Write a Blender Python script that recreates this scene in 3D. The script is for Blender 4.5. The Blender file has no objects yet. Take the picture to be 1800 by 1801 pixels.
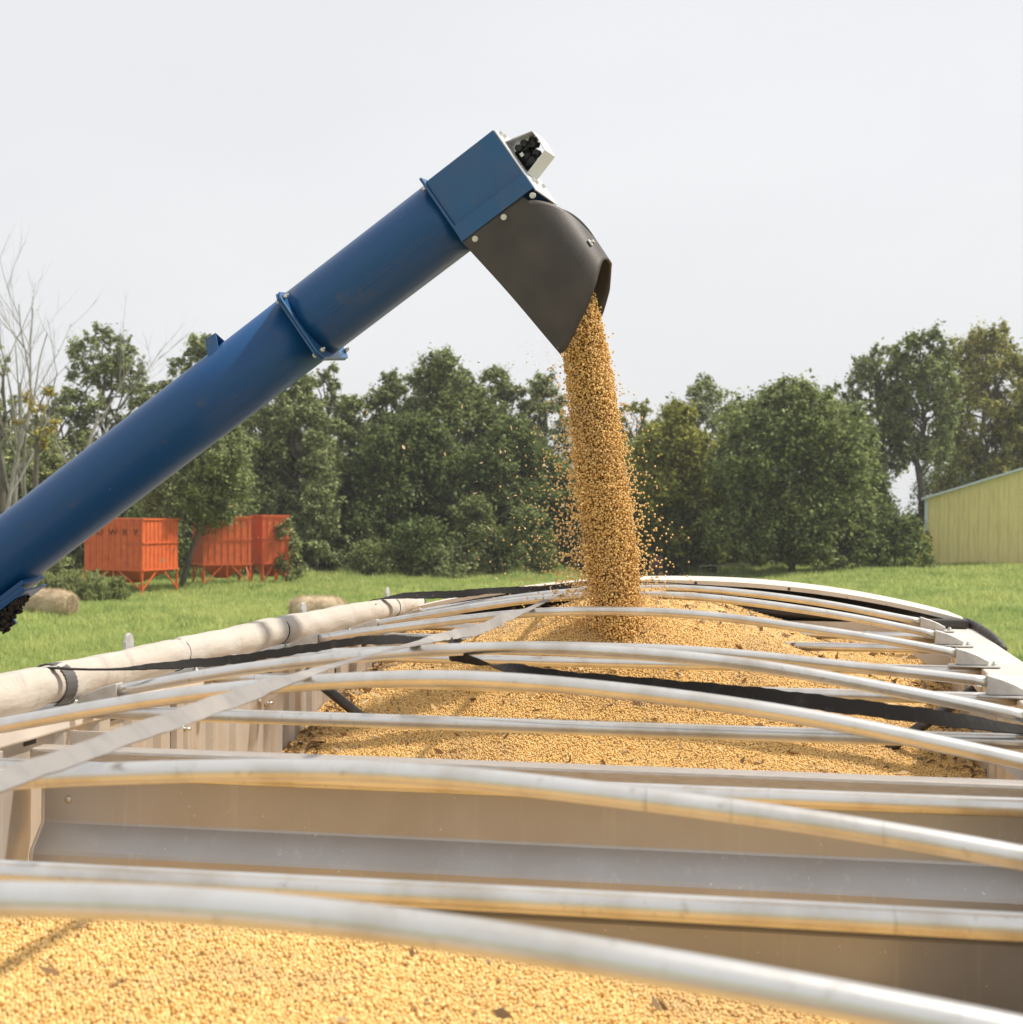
import bpy, math, random
import numpy as np
from mathutils import Vector, Matrix, noise

C = bpy.context.scene.collection
rng = np.random.default_rng(7)
random.seed(7)
sc = bpy.context.scene

# ------------------------------------------------------------------ camera
ZR = 3.30                       # height of the trailer's bow seats above the ground
FPX = 2720.8                    # focal length in pixels of an 1800 px wide frame
CAM = np.array([0.6065, 0.0, ZR + 0.4644])
_y, _p, _r = math.radians(10.6363), math.radians(0.0214), math.radians(0.3806)
FW = np.array([-math.sin(_y)*math.cos(_p), math.cos(_y)*math.cos(_p), math.sin(_p)])
_R = np.array([math.cos(_y), math.sin(_y), 0.0]); _U = np.cross(_R, FW)
RT = _R*math.cos(_r) + _U*math.sin(_r)
UP = -_R*math.sin(_r) + _U*math.cos(_r)
cd = bpy.data.cameras.new('camera'); cam = bpy.data.objects.new('camera', cd); C.objects.link(cam)
cd.sensor_fit = 'HORIZONTAL'; cd.sensor_width = 24.0; cd.lens = FPX/1800*24.0
cd.clip_start = 0.05; cd.clip_end = 20000
cam.matrix_world = Matrix(((RT[0], UP[0], -FW[0], CAM[0]), (RT[1], UP[1], -FW[1], CAM[1]), (RT[2], UP[2], -FW[2], CAM[2]), (0, 0, 0, 1)))
cd.dof.use_dof = True; cd.dof.focus_distance = 5.7; cd.dof.aperture_fstop = 4.8
sc.camera = cam

# ------------------------------------------------------------------ sky, sun, exposure
SUN_EL = math.radians(54); SUN_AZ = math.radians(71)      # azimuth from +Y towards +X
w = bpy.data.worlds.new('World'); sc.world = w; w.use_nodes = True
nt = w.node_tree; nt.nodes.clear()
wo = nt.nodes.new('ShaderNodeOutputWorld'); bg = nt.nodes.new('ShaderNodeBackground')
sky = nt.nodes.new('ShaderNodeTexSky'); sky.sky_type = 'NISHITA'; sky.sun_disc = False
sky.sun_elevation = SUN_EL; sky.sun_rotation = SUN_AZ
sky.air_density = 1.0; sky.dust_density = 4.0; sky.ozone_density = 1.0
hs = nt.nodes.new('ShaderNodeMixRGB'); hs.blend_type = 'MIX'; hs.inputs[0].default_value = 0.86
tc = nt.nodes.new('ShaderNodeTexCoord'); mp = nt.nodes.new('ShaderNodeMapping'); mp.inputs['Scale'].default_value = (1.0, 1.0, 3.0)
nz = nt.nodes.new('ShaderNodeTexNoise'); nz.inputs['Scale'].default_value = 2.2; nz.inputs['Detail'].default_value = 4; nz.inputs['Roughness'].default_value = .45
cr = nt.nodes.new('ShaderNodeValToRGB')
cr.color_ramp.elements[0].position = .30; cr.color_ramp.elements[0].color = (8.35, 8.44, 8.62, 1)
cr.color_ramp.elements[1].position = .75; cr.color_ramp.elements[1].color = (9.2, 9.23, 9.34, 1)
L = nt.links.new
L(tc.outputs['Generated'], mp.inputs[0]); L(mp.outputs[0], nz.inputs['Vector']); L(nz.outputs['Fac'], cr.inputs[0])
L(sky.outputs[0], hs.inputs[1]); L(cr.outputs[0], hs.inputs[2]); L(hs.outputs[0], bg.inputs[0]); L(bg.outputs[0], wo.inputs[0])
bg.inputs[1].default_value = 0.097
sl = bpy.data.lights.new('sun', 'SUN'); sl.energy = 4.7; sl.angle = math.radians(3.0); sl.color = (1.0, .93, .82)
so = bpy.data.objects.new('sun', sl); C.objects.link(so)
_sd = Vector((math.cos(SUN_EL)*math.sin(SUN_AZ), math.cos(SUN_EL)*math.cos(SUN_AZ), math.sin(SUN_EL)))
so.rotation_euler = _sd.to_track_quat('Z', 'Y').to_euler(); so.location = (20, 20, 40)
sc.view_settings.view_transform = 'Standard'; sc.view_settings.look = 'None'
sc.view_settings.exposure = 0.17; sc.view_settings.gamma = 1.0
sc.cycles.max_bounces = 8; sc.cycles.diffuse_bounces = 4; sc.cycles.glossy_bounces = 4; sc.cycles.transmission_bounces = 4
sc.cycles.use_denoising = True

# ------------------------------------------------------------------ helpers
def W(u, v, D):                 # the point seen at pixel (u, v) of the 1800 px photograph, D metres deep
    return CAM + D*(FW + RT*(u-900)/FPX - UP*(v-900.5)/FPX)

def sstep(a, b, x):
    t = np.clip((np.asarray(x, float)-a)/(b-a), 0, 1); return t*t*(3-2*t)

def terrain(x, y):
    x = np.asarray(x, float); y = np.asarray(y, float)
    d = np.hypot(x, y-4); z = -1.04*sstep(9, 36, d)
    rx = (x-CAM[0])*_R[0] + y*_R[1]; fy = (x-CAM[0])*FW[0] + y*FW[1]
    z = z + 0.85*sstep(12, 30, rx)*sstep(70, 112, fy)
    z = z + (0.09*np.sin(x*.31+y*.12)+0.09*np.sin(y*.23-x*.11+2)+.06*np.sin(x*.9+1)*np.sin(y*.7)+.05*np.sin(x*.47+y*.61))*sstep(25, 45, d)
    return z

def ground_at(u, D):            # ground point D metres deep under pixel column u
    p = W(u, 900, D); return np.array([p[0], p[1], float(terrain(p[0], p[1]))])

OFF = {}
def add(name, V, F, mat, parent=None, smooth=None, label=None):
    off = OFF.get(parent.name, np.zeros(3)) if parent is not None else np.zeros(3)
    me = bpy.data.meshes.new(name)
    V = np.asarray(V, float) - off
    me.from_pydata(V.tolist(), [], [list(map(int, f)) for f in F])
    if smooth is True: me.polygons.foreach_set('use_smooth', [True]*len(F))
    elif smooth is not None: me.polygons.foreach_set('use_smooth', list(smooth))
    if mat is not None: me.materials.append(mat)
    me.update()
    o = bpy.data.objects.new(name, me); C.objects.link(o)
    if parent is not None:
        o.parent = parent; OFF[o.name] = off
    else: OFF[o.name] = np.zeros(3)
    if label: o['label'] = label
    return o

def tag(o, label=None, cat=None, group=None, kind=None):
    if label: o['label'] = label
    if cat: o['category'] = cat
    if group: o['group'] = group
    if kind: o['kind'] = kind
    return o

def empty(name, loc):
    o = bpy.data.objects.new(name, None); C.objects.link(o); o.location = [float(a) for a in loc]
    o.empty_display_size = .2
    OFF[o.name] = np.asarray(loc, float); return o

class MB:
    def __init__(s): s.V = []; s.F = []; s.S = []; s.P = []
    def raw(s, V, F, sm=False):
        n = len(s.V); s.V += [tuple(map(float, v)) for v in V]
        if len(V): s.P.append(n)
        s.F += [[i+n for i in f] for f in F]; s.S += [sm]*len(F); return s
    def box(s, a, b, B=None, bev=0.0):
        (x0, y0, z0), (x1, y1, z1) = a, b
        V = [(x0,y0,z0),(x1,y0,z0),(x1,y1,z0),(x0,y1,z0),(x0,y0,z1),(x1,y0,z1),(x1,y1,z1),(x0,y1,z1)]
        if B is not None: V = [B(*v) for v in V]
        return s.raw(V, [(0,3,2,1),(4,5,6,7),(0,1,5,4),(1,2,6,5),(2,3,7,6),(3,0,4,7)])
    def bar(s, p, q, wd, ht, up=(0,0,1)):
        p = np.asarray(p, float); q = np.asarray(q, float); d = q-p; L_ = np.linalg.norm(d); d /= L_
        up = np.asarray(up, float); sx = np.cross(d, up)
        if np.linalg.norm(sx) < 1e-4: sx = np.cross(d, (1, 0, 0))
        sx /= np.linalg.norm(sx); uz = np.cross(sx, d)
        return s.box((-wd/2, 0, -ht/2), (wd/2, L_, ht/2), lambda x, y, z: p+sx*x+d*y+uz*z)
    def prism(s, poly, ext, B=None, sm=False):      # poly: 3D points, ext: extrusion vector
        P = [np.asarray(q, float) for q in poly]; e = np.asarray(ext, float); n = len(P)
        V = P + [q+e for q in P]
        if B is not None: V = [B(*v) for v in V]
        s.raw(V, [list(range(n))[::-1], list(range(n, 2*n))])
        k = len(s.V)-2*n
        for i in range(n):
            j = (i+1) % n; s.F.append([k+i, k+j, k+n+j, k+n+i]); s.S.append(sm)
        return s
    def tube(s, path, rad, n=16, cap=True, flat=None):
        P = np.asarray(path, float); m = len(P)
        R_ = np.full(m, rad, float) if np.isscalar(rad) else np.asarray(rad, float)
        T = np.gradient(P, axis=0); T /= np.linalg.norm(T, axis=1)[:, None]+1e-12
        ref = np.array([0, 0, 1.0]) if abs(T[0][2]) < .9 else np.array([1.0, 0, 0])
        u = np.cross(T[0], ref); u /= np.linalg.norm(u); V = []
        an = np.arange(n)*2*math.pi/n
        for i in range(m):
            u = u - T[i]*(u@T[i]); u /= np.linalg.norm(u); v = np.cross(T[i], u)
            V += list(P[i] + R_[i]*(np.outer(np.cos(an), u)+np.outer(np.sin(an), v)))
        F = []
        for i in range(m-1):
            for j in range(n):
                k = (j+1) % n; F.append((i*n+j, i*n+k, (i+1)*n+k, (i+1)*n+j))
        s.raw(V, F, True)
        if cap:
            b = len(s.V)-m*n
            s.F.append([b+j for j in range(n)][::-1]); s.S.append(False)
            s.F.append([b+(m-1)*n+j for j in range(n)]); s.S.append(False)
        return s
    def cyl(s, p, q, r, n=16): return s.tube([p, q], r, n)
    def ball(s, c, r, sq=(1, 1, 1), n=8, jit=0):
        V = []; F = []
        for i in range(n+1):
            th = math.pi*i/n
            for j in range(2*n):
                ph = math.pi*j/n; k = 1+jit*random.uniform(-1, 1)
                V.append((c[0]+r*k*sq[0]*math.sin(th)*math.cos(ph), c[1]+r*k*sq[1]*math.sin(th)*math.sin(ph), c[2]+r*k*sq[2]*math.cos(th)))
        for i in range(n):
            for j in range(2*n):
                k = (j+1) % (2*n); F.append((i*2*n+j, (i+1)*2*n+j, (i+1)*2*n+k, i*2*n+k))
        return s.raw(V, F, True)
    def build(s, name, mat, parent=None, label=None, bevel=0):
        o = add(name, s.V, s.F, mat, parent, s.S, label)
        if bevel:
            m = o.modifiers.new('bevel', 'BEVEL'); m.width = bevel; m.segments = 2; m.limit_method = 'ANGLE'; m.angle_limit = math.radians(40)
        return o

def split(mb, name, mat, parent=None, per=1, bevel=0, label=None):   # one object for every `per` shapes collected in mb
    st = mb.P[::per]+[len(mb.V)]
    for a, b_ in zip(st[:-1], st[1:]):
        q = MB(); q.V = mb.V[a:b_]
        for f, s_ in zip(mb.F, mb.S):
            if a <= min(f) < b_: q.F.append([i-a for i in f]); q.S.append(s_)
        q.build(name, mat, parent, label, bevel)

def quads_obj(name, V, nper, mat, parent=None, smooth=False):   # fast: V (N*nper,3), faces of nper verts
    off = OFF.get(parent.name, np.zeros(3)) if parent is not None else np.zeros(3)
    V = (np.asarray(V, np.float64)-off).astype(np.float32); n = len(V)//nper
    me = bpy.data.meshes.new(name)
    me.vertices.add(len(V)); me.vertices.foreach_set('co', V.ravel())
    me.loops.add(len(V)); me.loops.foreach_set('vertex_index', np.arange(len(V), dtype=np.int32))
    me.polygons.add(n); me.polygons.foreach_set('loop_start', np.arange(0, len(V), nper, dtype=np.int32))
    me.update(calc_edges=True)
    me.materials.append(mat)
    o = bpy.data.objects.new(name, me); C.objects.link(o)
    if parent is not None: o.parent = parent; OFF[o.name] = off
    return o

# ------------------------------------------------------------------ materials
def mat(name, col, rough=.5, metal=0.0, var=None, bump=None, spec=.5, coat=0, dirt=None, trans=0, coords='Object', island=None, objrand=None, n_loc=None):
    m = bpy.data.materials.new(name); m.use_nodes = True; N = m.node_tree.nodes; K = m.node_tree.links.new
    b = N['Principled BSDF']; b.inputs['Roughness'].default_value = rough; b.inputs['Metallic'].default_value = metal
    b.inputs['Specular IOR Level'].default_value = spec
    if coat: b.inputs['Coat Weight'].default_value = coat; b.inputs['Coat Roughness'].default_value = .15
    t = N.new('ShaderNodeTexCoord'); cur = None
    rgb = N.new('ShaderNodeRGB'); rgb.outputs[0].default_value = (*col, 1); cur = rgb.outputs[0]
    def nf(scale, detail=5, rough_=.55, sc3=None):
        x = N.new('ShaderNodeTexNoise'); x.inputs['Scale'].default_value = scale; x.inputs['Detail'].default_value = detail; x.inputs['Roughness'].default_value = rough_
        if sc3:
            mm = N.new('ShaderNodeMapping'); mm.inputs['Scale'].default_value = sc3; K(t.outputs[coords], mm.inputs[0]); K(mm.outputs[0], x.inputs['Vector'])
        else: K(t.outputs[coords], x.inputs['Vector'])
        return x.outputs['Fac']
    def ramp(src, a, b_):
        r = N.new('ShaderNodeMapRange'); r.inputs['From Min'].default_value = a; r.inputs['From Max'].default_value = b_; K(src, r.inputs['Value']); return r.outputs['Result']
    def mix(f, c1, c2):
        x = N.new('ShaderNodeMixRGB'); K(f, x.inputs[0]); K(c1, x.inputs[1])
        if isinstance(c2, tuple): x.inputs[2].default_value = (*c2, 1)
        else: K(c2, x.inputs[2])
        return x.outputs[0]
    if var:       # list of (scale, lo, hi, colour[, scale3])
        for q in var: cur = mix(ramp(nf(q[0], sc3=q[4] if len(q) > 4 else None), q[1], q[2]), cur, q[3])
    if island:
        g = N.new('ShaderNodeNewGeometry'); cur = mix(ramp(g.outputs['Random Per Island'], island[0], island[1]), cur, island[2])
        if len(island) > 3:
            hv = N.new('ShaderNodeHueSaturation'); K(cur, hv.inputs['Color']); K(ramp2(N, K, g.outputs['Random Per Island'], island[3], island[4]), hv.inputs['Value']); cur = hv.outputs[0]
    if objrand:
        oi = N.new('ShaderNodeObjectInfo')
        for (a, b_, c_) in objrand: cur = mix(ramp(oi.outputs['Random'], a, b_), cur, c_)
    if n_loc:
        oi = N.new('ShaderNodeObjectInfo'); x = N.new('ShaderNodeTexNoise'); x.inputs['Scale'].default_value = n_loc[0]; x.inputs['Detail'].default_value = 4; K(oi.outputs['Location'], x.inputs['Vector'])
        cur = mix(ramp(x.outputs['Fac'], n_loc[1], n_loc[2]), cur, n_loc[3])
    K(cur, b.inputs['Base Color'])
    if bump:
        bp = N.new('ShaderNodeBump'); bp.inputs['Strength'].default_value = bump[1]; bp.inputs['Distance'].default_value = bump[2]
        K(nf(bump[0], sc3=bump[3] if len(bump) > 3 else None), bp.inputs['Height']); K(bp.outputs[0], b.inputs['Normal'])
    if trans:
        tr = N.new('ShaderNodeBsdfTranslucent'); K(cur, tr.inputs[0]); mx = N.new('ShaderNodeMixShader'); mx.inputs[0].default_value = trans
        K(b.outputs[0], mx.inputs[1]); K(tr.outputs[0], mx.inputs[2]); K(mx.outputs[0], N['Material Output'].inputs['Surface'])
    return m
def ramp2(N, K, src, lo, hi):
    r = N.new('ShaderNodeMapRange'); r.inputs['To Min'].default_value = lo; r.inputs['To Max'].default_value = hi; K(src, r.inputs['Value']); return r.outputs['Result']

M = {}
M['alu'] = mat('aluminium_tube', (.72, .70, .67), .31, .85, [(9, .45, .75, (.52, .47, .40)), (8, .68, .73, (.54, .52, .49), (6, .4, .4)), (45, .62, .78, (.50, .46, .41), (1, 1, 1))], (90, .12, .002))
M['cast'] = mat('cast_aluminium', (.60, .59, .57), .55, .6, [(30, .4, .7, (.48, .46, .43))], (120, .25, .002))
M['plate'] = mat('dusty_aluminium_plate', (.58, .54, .49), .46, .55, [(4, .35, .75, (.50, .43, .36)), (3, .55, .75, (.62, .58, .53), (14, 14, .8)), (140, .66, .72, (.8, .78, .74))], (70, .10, .002))
M['rail'] = mat('dusty_cream_rail', (.66, .60, .53), .55, .25, [(5, .45, .75, (.56, .50, .43)), (40, .66, .74, (.35, .30, .25))], (60, .12, .002))
M['sheet'] = mat('divider_sheet', (.50, .495, .49), .38, .55, [(4, .35, .75, (.44, .42, .40)), (3, .58, .78, (.56, .55, .53), (14, 14, .8)), (70, .68, .73, (.85, .83, .80)), (1.5, .45, .75, (.38, .35, .32))], (70, .12, .002))
M['edge'] = mat('divider_channel', (.50, .46, .42), .45, .55, [(25, .4, .7, (.40, .35, .30), (1, 8, 8))], (90, .12, .002))
M['steel'] = mat('zinc_bolt', (.62, .60, .55), .35, .9)
M['grime_and_hole'] = mat('dark_stain_and_hole', (.06, .05, .04), .8)
M['rubber'] = mat('black_rubber_and_void', (.040, .034, .030), .55, 0, [(7, .4, .75, (.065, .055, .046))], (160, .35, .002))
M['webbing'] = mat('black_webbing', (.012, .0105, .010), .8, 0, [(40, .55, .80, (.035, .030, .026))], (300, .4, .001), spec=.25)
M['greyweb'] = mat('grey_webbing', (.24, .225, .215), .75, 0, [(25, .5, .72, (.20, .19, .185)), (6, .5, .7, (.31, .29, .27))], (400, .3, .001), spec=.3)
M['tarp'] = mat('beige_tarpaulin', (.47, .435, .39), .72, 0, [(5, .42, .72, (.46, .405, .345)), (3, .56, .74, (.36, .32, .28), (2, 9, 2)), (50, .68, .76, (.28, .25, .22))], (26, .5, .012, (1, .35, 1)), spec=.3)
M['blue'] = mat('blue_auger_paint', (.001, .058, .185), .38, .0, [(3, .5, .8, (.006, .064, .175)), (8, .62, .80, (.06, .075, .12)), (150, .70, .74, (.25, .25, .25))], (30, .06, .003), coat=.12, spec=.4)
M['blue_dust'] = mat('dusty_blue_paint', (.008, .082, .220), .38, .0, [(6, .45, .75, (.030, .080, .19)), (22, .62, .75, (.10, .09, .08))], (60, .08, .002), coat=.15)
M['galv_and_glare'] = mat('galvanised_and_glare', (.66, .67, .69), .48, .15, [(30, .4, .7, (.62, .63, .66))])  # bare metal of guard and clip; painted-in sun glare on the end plate
M['black'] = mat('black_fitting', (.012, .012, .012), .5)
M['gunk'] = mat('grease_and_chaff', (.02, .014, .010), .8, 0, [(60, .5, .7, (.08, .045, .02))], (90, .8, .01))
M['hay'] = mat('dry_hay', (.60, .47, .31), .9, 0, [(6, .4, .7, (.46, .35, .22)), (30, .45, .7, (.70, .58, .40), (1, 1, 5))], (25, .9, .06), island=(.4, 1, (.66, .54, .37)))
M['grain_bed'] = mat('soybean_bed', (.58, .39, .16), .7, 0, [(120, .4, .6, (.40, .25, .09))], (150, .8, .006))
M['bean'] = mat('soybean', (.82, .565, .225), .38, 0, objrand=[(.0, .5, (.70, .44, .145)), (.80, 1.0, (.87, .68, .34)), (.975, .98, (.33, .22, .10))], spec=.45, n_loc=(4.5, .50, .72, (.58, .38, .16)))
M['chaff'] = mat('chaff', (.42, .30, .17), .8, 0, island=(.2, .8, (.20, .12, .06), .45, 1.6))
M['chaff_light'] = mat('light_chaff', (.72, .60, .40), .7, 0, island=(.4, 1, (.66, .46, .22), .7, 1.3), trans=.35)
M['bin'] = mat('orange_bin_paint', (.62, .115, .028), .55, 0, [(3, .45, .75, (.46, .075, .022)), (2, .58, .74, (.72, .20, .07), (5, 5, .5)), (30, .68, .75, (.20, .06, .03))])
M['lettering'] = mat('dark_lettering', (.10, .028, .02), .6)
M['shed'] = mat('yellow_steel_siding', (.72, .61, .27), .55, 0, [(2, .45, .7, (.56, .49, .20), (4, 4, .3))])
M['trim'] = mat('pale_blue_trim', (.50, .56, .60), .5)
M['fence'] = mat('weathered_rail', (.16, .15, .12), .8)
M['red'] = mat('faded_red_paint', (.11, .035, .030), .6); M['yellow'] = mat('old_yellow_paint', (.35, .22, .04), .6); M['tyre'] = mat('tyre', (.02, .02, .02), .85)
M['bark'] = mat('bark', (.085, .07, .055), .9, 0, [(3, .4, .7, (.14, .125, .10))], (12, .6, .05))
M['palebark'] = mat('pale_dead_wood', (.30, .28, .25), .85, 0, [(2, .4, .7, (.20, .18, .16))], (10, .5, .04))
def leafm(n, c1, c2, tr=.42):
    return mat(n, c1, .62, 0, [(.35, .38, .66, c2)], None, .3, trans=tr, coords='Object', island=(.35, 1.2, tuple(min(1, a*1.5) for a in c2), .55, 1.45))
LEAF = {
 'dark': leafm('dark_green_leaves', (.085, .125, .036), (.130, .165, .046)),
 'mid': leafm('green_leaves', (.130, .175, .058), (.205, .235, .080)),
 'grey': leafm('grey_green_leaves', (.180, .215, .090), (.245, .275, .115)),
 'olive': leafm('olive_leaves', (.190, .205, .045), (.290, .285, .060)),
 'yellow': leafm('yellowing_leaves', (.200, .210, .060), (.310, .290, .080)),
 'gold': leafm('golden_leaves', (.42, .30, .03), (.34, .30, .06)),
 'weed': leafm('weed_leaves', (.220, .260, .100), (.280, .300, .125)),
}
M['grass'] = mat('meadow_grass', (.330, .430, .130), .7, 0, [(.10, .38, .62, (.520, .560, .200)), (.5, .50, .70, (.20, .32, .085))], None, .25, trans=.45, coords='Object', island=(.5, 1.3, (.46, .45, .20), .8, 1.3))
M['ground'] = mat('field_ground', (.200, .290, .080), .95, 0, [(.08, .38, .62, (.290, .350, .110)), (1.2, .42, .66, (.14, .21, .06)), (8, .5, .7, (.22, .27, .09))], (3, .6, .25), .1)

def gravel_mix():
    m = M['ground']; N = m.node_tree.nodes; K = m.node_tree.links.new; b = N['Principled BSDF']
    src = b.inputs['Base Color'].links[0].from_socket
    t = N.new('ShaderNodeTexCoord'); ln = N.new('ShaderNodeVectorMath'); ln.operation = 'LENGTH'; K(t.outputs['Object'], ln.inputs[0])
    r = N.new('ShaderNodeMapRange'); r.inputs['From Min'].default_value = 24; r.inputs['From Max'].default_value = 30; K(ln.outputs['Value'], r.inputs['Value'])
    nz = N.new('ShaderNodeTexNoise'); nz.inputs['Scale'].default_value = 6; K(t.outputs['Object'], nz.inputs['Vector'])
    cr = N.new('ShaderNodeValToRGB'); cr.color_ramp.elements[0].color = (.30, .26, .21, 1); cr.color_ramp.elements[1].color = (.42, .38, .32, 1); K(nz.outputs['Fac'], cr.inputs[0])
    mx = N.new('ShaderNodeMixRGB'); K(r.outputs[0], mx.inputs[0]); K(cr.outputs[0], mx.inputs[1]); K(src, mx.inputs[2]); K(mx.outputs[0], b.inputs['Base Color'])
gravel_mix()
# ------------------------------------------------------------------ ground
na, nr = 240, 190
rad = np.concatenate([[0.01], np.geomspace(1.0, 6000, nr-1)]); ang = np.linspace(0, 2*math.pi, na, endpoint=False)
V = []; 
for r_ in rad:
    xs = .6+r_*np.cos(ang); ys = r_*np.sin(ang); V += list(np.c_[xs, ys, terrain(xs, ys)])
F = [(i*na+j, i*na+(j+1) % na, (i+1)*na+(j+1) % na, (i+1)*na+j) for i in range(nr-1) for j in range(na)]
g = add('ground', V, F, M['ground'], smooth=True); tag(g, kind='structure')

# ------------------------------------------------------------------ trailer
Zb = ZR
tr = empty('grain_trailer', (0, 4.0, 0))
tag(tr, 'aluminium hopper trailer heaped with soybeans, its top open under curved tarp bows', 'trailer')
YF, YE = -1.2, 7.30                     # near end (behind the camera) and far end of the box
def corr_wall(x, sgn, y0, y1, z0, z1):  # inner skin with upright corrugations, plus a flat outer skin
    mb = MB(); ys = []; ds = []
    y = y0; k = 0
    ys += [y0]; ds += [0]; y = 3.50
    while y < y1-.001:
        for dy, d in ((0, 0), (.085, 0), (.10, .018), (.165, .018), (.18, 0)):
            if y+dy < y1: ys.append(y+dy); ds.append(d)
        y += .20
    ys.append(y1); ds.append(0)
    n = len(ys)
    V = [(x-sgn*d, yy, z) for z in (z0, z1) for yy, d in zip(ys, ds)]
    F = [(i, i+1, n+i+1, n+i) for i in range(n-1)]
    mb.raw(V, F); mb.box((min(x+sgn*.025, x+sgn*.045), y0, z0), (max(x+sgn*.025, x+sgn*.045), y1, z1))
    return mb
for s_, lab in ((-1, 'sunlit left side wall, dusty, with upright ribs'), (1, 'right side wall, its inner face in shade')):
    corr_wall(s_*1.225, s_, YF, YE, Zb-1.75, Zb-.088).build('side_wall', M['plate'], tr, lab)
    rl = MB()
    a, b_ = sorted((s_*1.20, s_*1.372))
    rl.box((a, YF, Zb-.088), (b_, YE+.12, Zb-.046))
    rl.box((sorted((s_*1.345, s_*1.372))[0], YF, Zb-.20), (sorted((s_*1.345, s_*1.372))[1], YE+.12, Zb-.088))
    ro = rl.build('top_rail', M['rail'], tr, bevel=.006)
    st = MB()
    for yy in np.arange(2.2, 7.2, .41):
        if random.random() < .8:
            y2 = yy+random.uniform(.05, .16)
            st.box((s_*1.2235-.0015, yy, Zb-.104-random.uniform(0, .008)), (s_*1.2235+.0015, y2, Zb-.0885))
    split(st, 'rail_stain', M['grime_and_hole'], ro)
    # upright joint posts and bolts
    ps = MB()
    for yy in (3.24, 4.30, 5.95): ps.box((min(s_*1.222, s_*1.20), yy, Zb-1.7), (max(s_*1.222, s_*1.20), yy+.05, Zb-.092))
    split(ps, 'wall_post', M['plate'], tr, bevel=.003)
    bt = MB()
    for yy, zz in ((4.37, -.19), (5.1, -.2), (6.02, -.2), (6.62, -.16)):
        bt.cyl((s_*1.214, yy, Zb+zz), (s_*1.187, yy, Zb+zz), .006, 8); bt.cyl((s_*1.214, yy, Zb+zz), (s_*1.206, yy, Zb+zz), .012, 6)
    split(bt, 'wall_bolt', M['steel'], tr, 2)
# divider: channel on top, corrugated sheet below
dv = MB()
prof = [(3.478, -.150), (3.478, -.287), (3.4755, -.295), (3.4235, -.350), (3.420, -.358), (3.420, -.415), (3.424, -.424), (3.475, -.455), (3.478, -.463), (3.478, -.90), (3.45, -1.75)]
V = [(x, y, Zb+z) for x in (-1.198, 1.198) for (y, z) in prof]; n = len(prof)
sh_ = MB(); sh_.raw(V, [(i+1, i, n+i, n+i+1) for i in range(n-1)])
sheet = sh_.build('divider_wall', M['sheet'], tr, 'cross wall between the hoppers, a horizontal ridge pressed in its sheet')
sm_ = sheet.modifiers.new('solid', 'SOLIDIFY'); sm_.thickness = .005; sm_.offset = -1
rv = MB()
for xx in (-1.13,): rv.ball((xx, 3.474, Zb-.235), .010, (1, .6, 1), 6)
rv.build('rivet', M['steel'], sheet)
# weld fillet and scuffs
wd = MB(); wd.tube([(-1.195, y-.004, Zb+z) for y, z in prof[:9]], .005, 6); wd.build('weld', M['rail'], sheet)
ch = MB(); ch.box((-1.198, 3.405, Zb-.158), (1.198, 3.475, Zb-.103)); ch.build('divider_channel', M['edge'], tr, bevel=.008)
# gussets in the corners under the rail
gs = MB()
for s_ in (-1, 1):
    for yy in (3.62, 5.02, 6.45):
        gs.prism([(s_*1.20, yy, Zb-.092), (s_*1.20, yy, Zb-.20), (s_*1.04, yy, Zb-.092)], (0, .006, 0))
        gs.bar((s_*1.205, yy+.02, Zb-.19), (s_*1.06, yy+.02, Zb-.10), .03, .008)
split(gs, 'gusset', M['rail'], tr)
# far end wall and lid
ew = MB(); ew.box((-1.198, YE, Zb-1.75), (1.198, YE+.03, Zb-.030))
ewo = ew.build('end_wall', M['plate'], tr)
rv = MB()
for k in range(16): rv.ball((-1.05+.14*k, YE-.001, Zb-.075), .011, (1, .5, 1), 5)
split(rv, 'rivet', M['steel'], ewo)
xs = np.linspace(-1.26, 1.33, 41)
def capz(x):
    t = (x-.03)/1.30
    return .158*(1-np.abs(t)**2.15)-.006
lid = MB(); n = len(xs)
V = []
for (yy, dz) in ((YE-.02, -.020), (YE-.02, 0), (YE+.05, .006), (YE+.75, -.010), (YE+1.15, -.09)):
    V += [(x, yy, Zb+float(capz(x))+dz*(1 if dz > -.02 else 1)) for x in xs]
F = [(r*n+i, r*n+i+1, (r+1)*n+i+1, (r+1)*n+i) for r in range(4) for i in range(n-1)]
lid.raw(V, F, True)
lo = lid.build('end_cap', M['rail'], tr, 'arched cream cap over the far end, dark underneath')
sm_ = lo.modifiers.new('solid', 'SOLIDIFY'); sm_.thickness = .006
em_ = lo.modifiers.new('edge', 'EDGE_SPLIT'); em_.split_angle = math.radians(35)
hl = MB()
for x in (.12, .55, -.4): hl.cyl((x, YE-.024, Zb+float(capz(x))-.011), (x, YE-.0195, Zb+float(capz(x))-.011), .007, 10)
split(hl, 'bolt_hole', M['grime_and_hole'], lo)  # dark discs paint the shade inside holes that are not cut
bk = MB(); bk.prism([(x, YE+.70, Zb+float(capz(x))-.018) for x in np.linspace(-1.25, 1.32, 30)]+[(1.32, YE+.70, Zb-1.3), (-1.25, YE+.70, Zb-1.3)], (0, .03, 0)); bk.box((-1.25, YE+.03, Zb-.35), (1.32, YE+.70, Zb-.33))
bk.build('cap_void_panel', M['rubber'], tr)  # black panel added to paint the dark void under the cap
ls = MB()
ls.tube([(-.6, YE+.02, Zb+.06), (.2, YE+.03, Zb+.02), (.75, YE+.02, Zb-.005), (1.17, YE-.01, Zb-.012)], .02, 8)
ls.box((1.16, YE-.10, Zb-.044), (1.345, YE+.05, Zb-.005)); ls.build('rubber_seal', M['rubber'], tr, bevel=.008)
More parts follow.
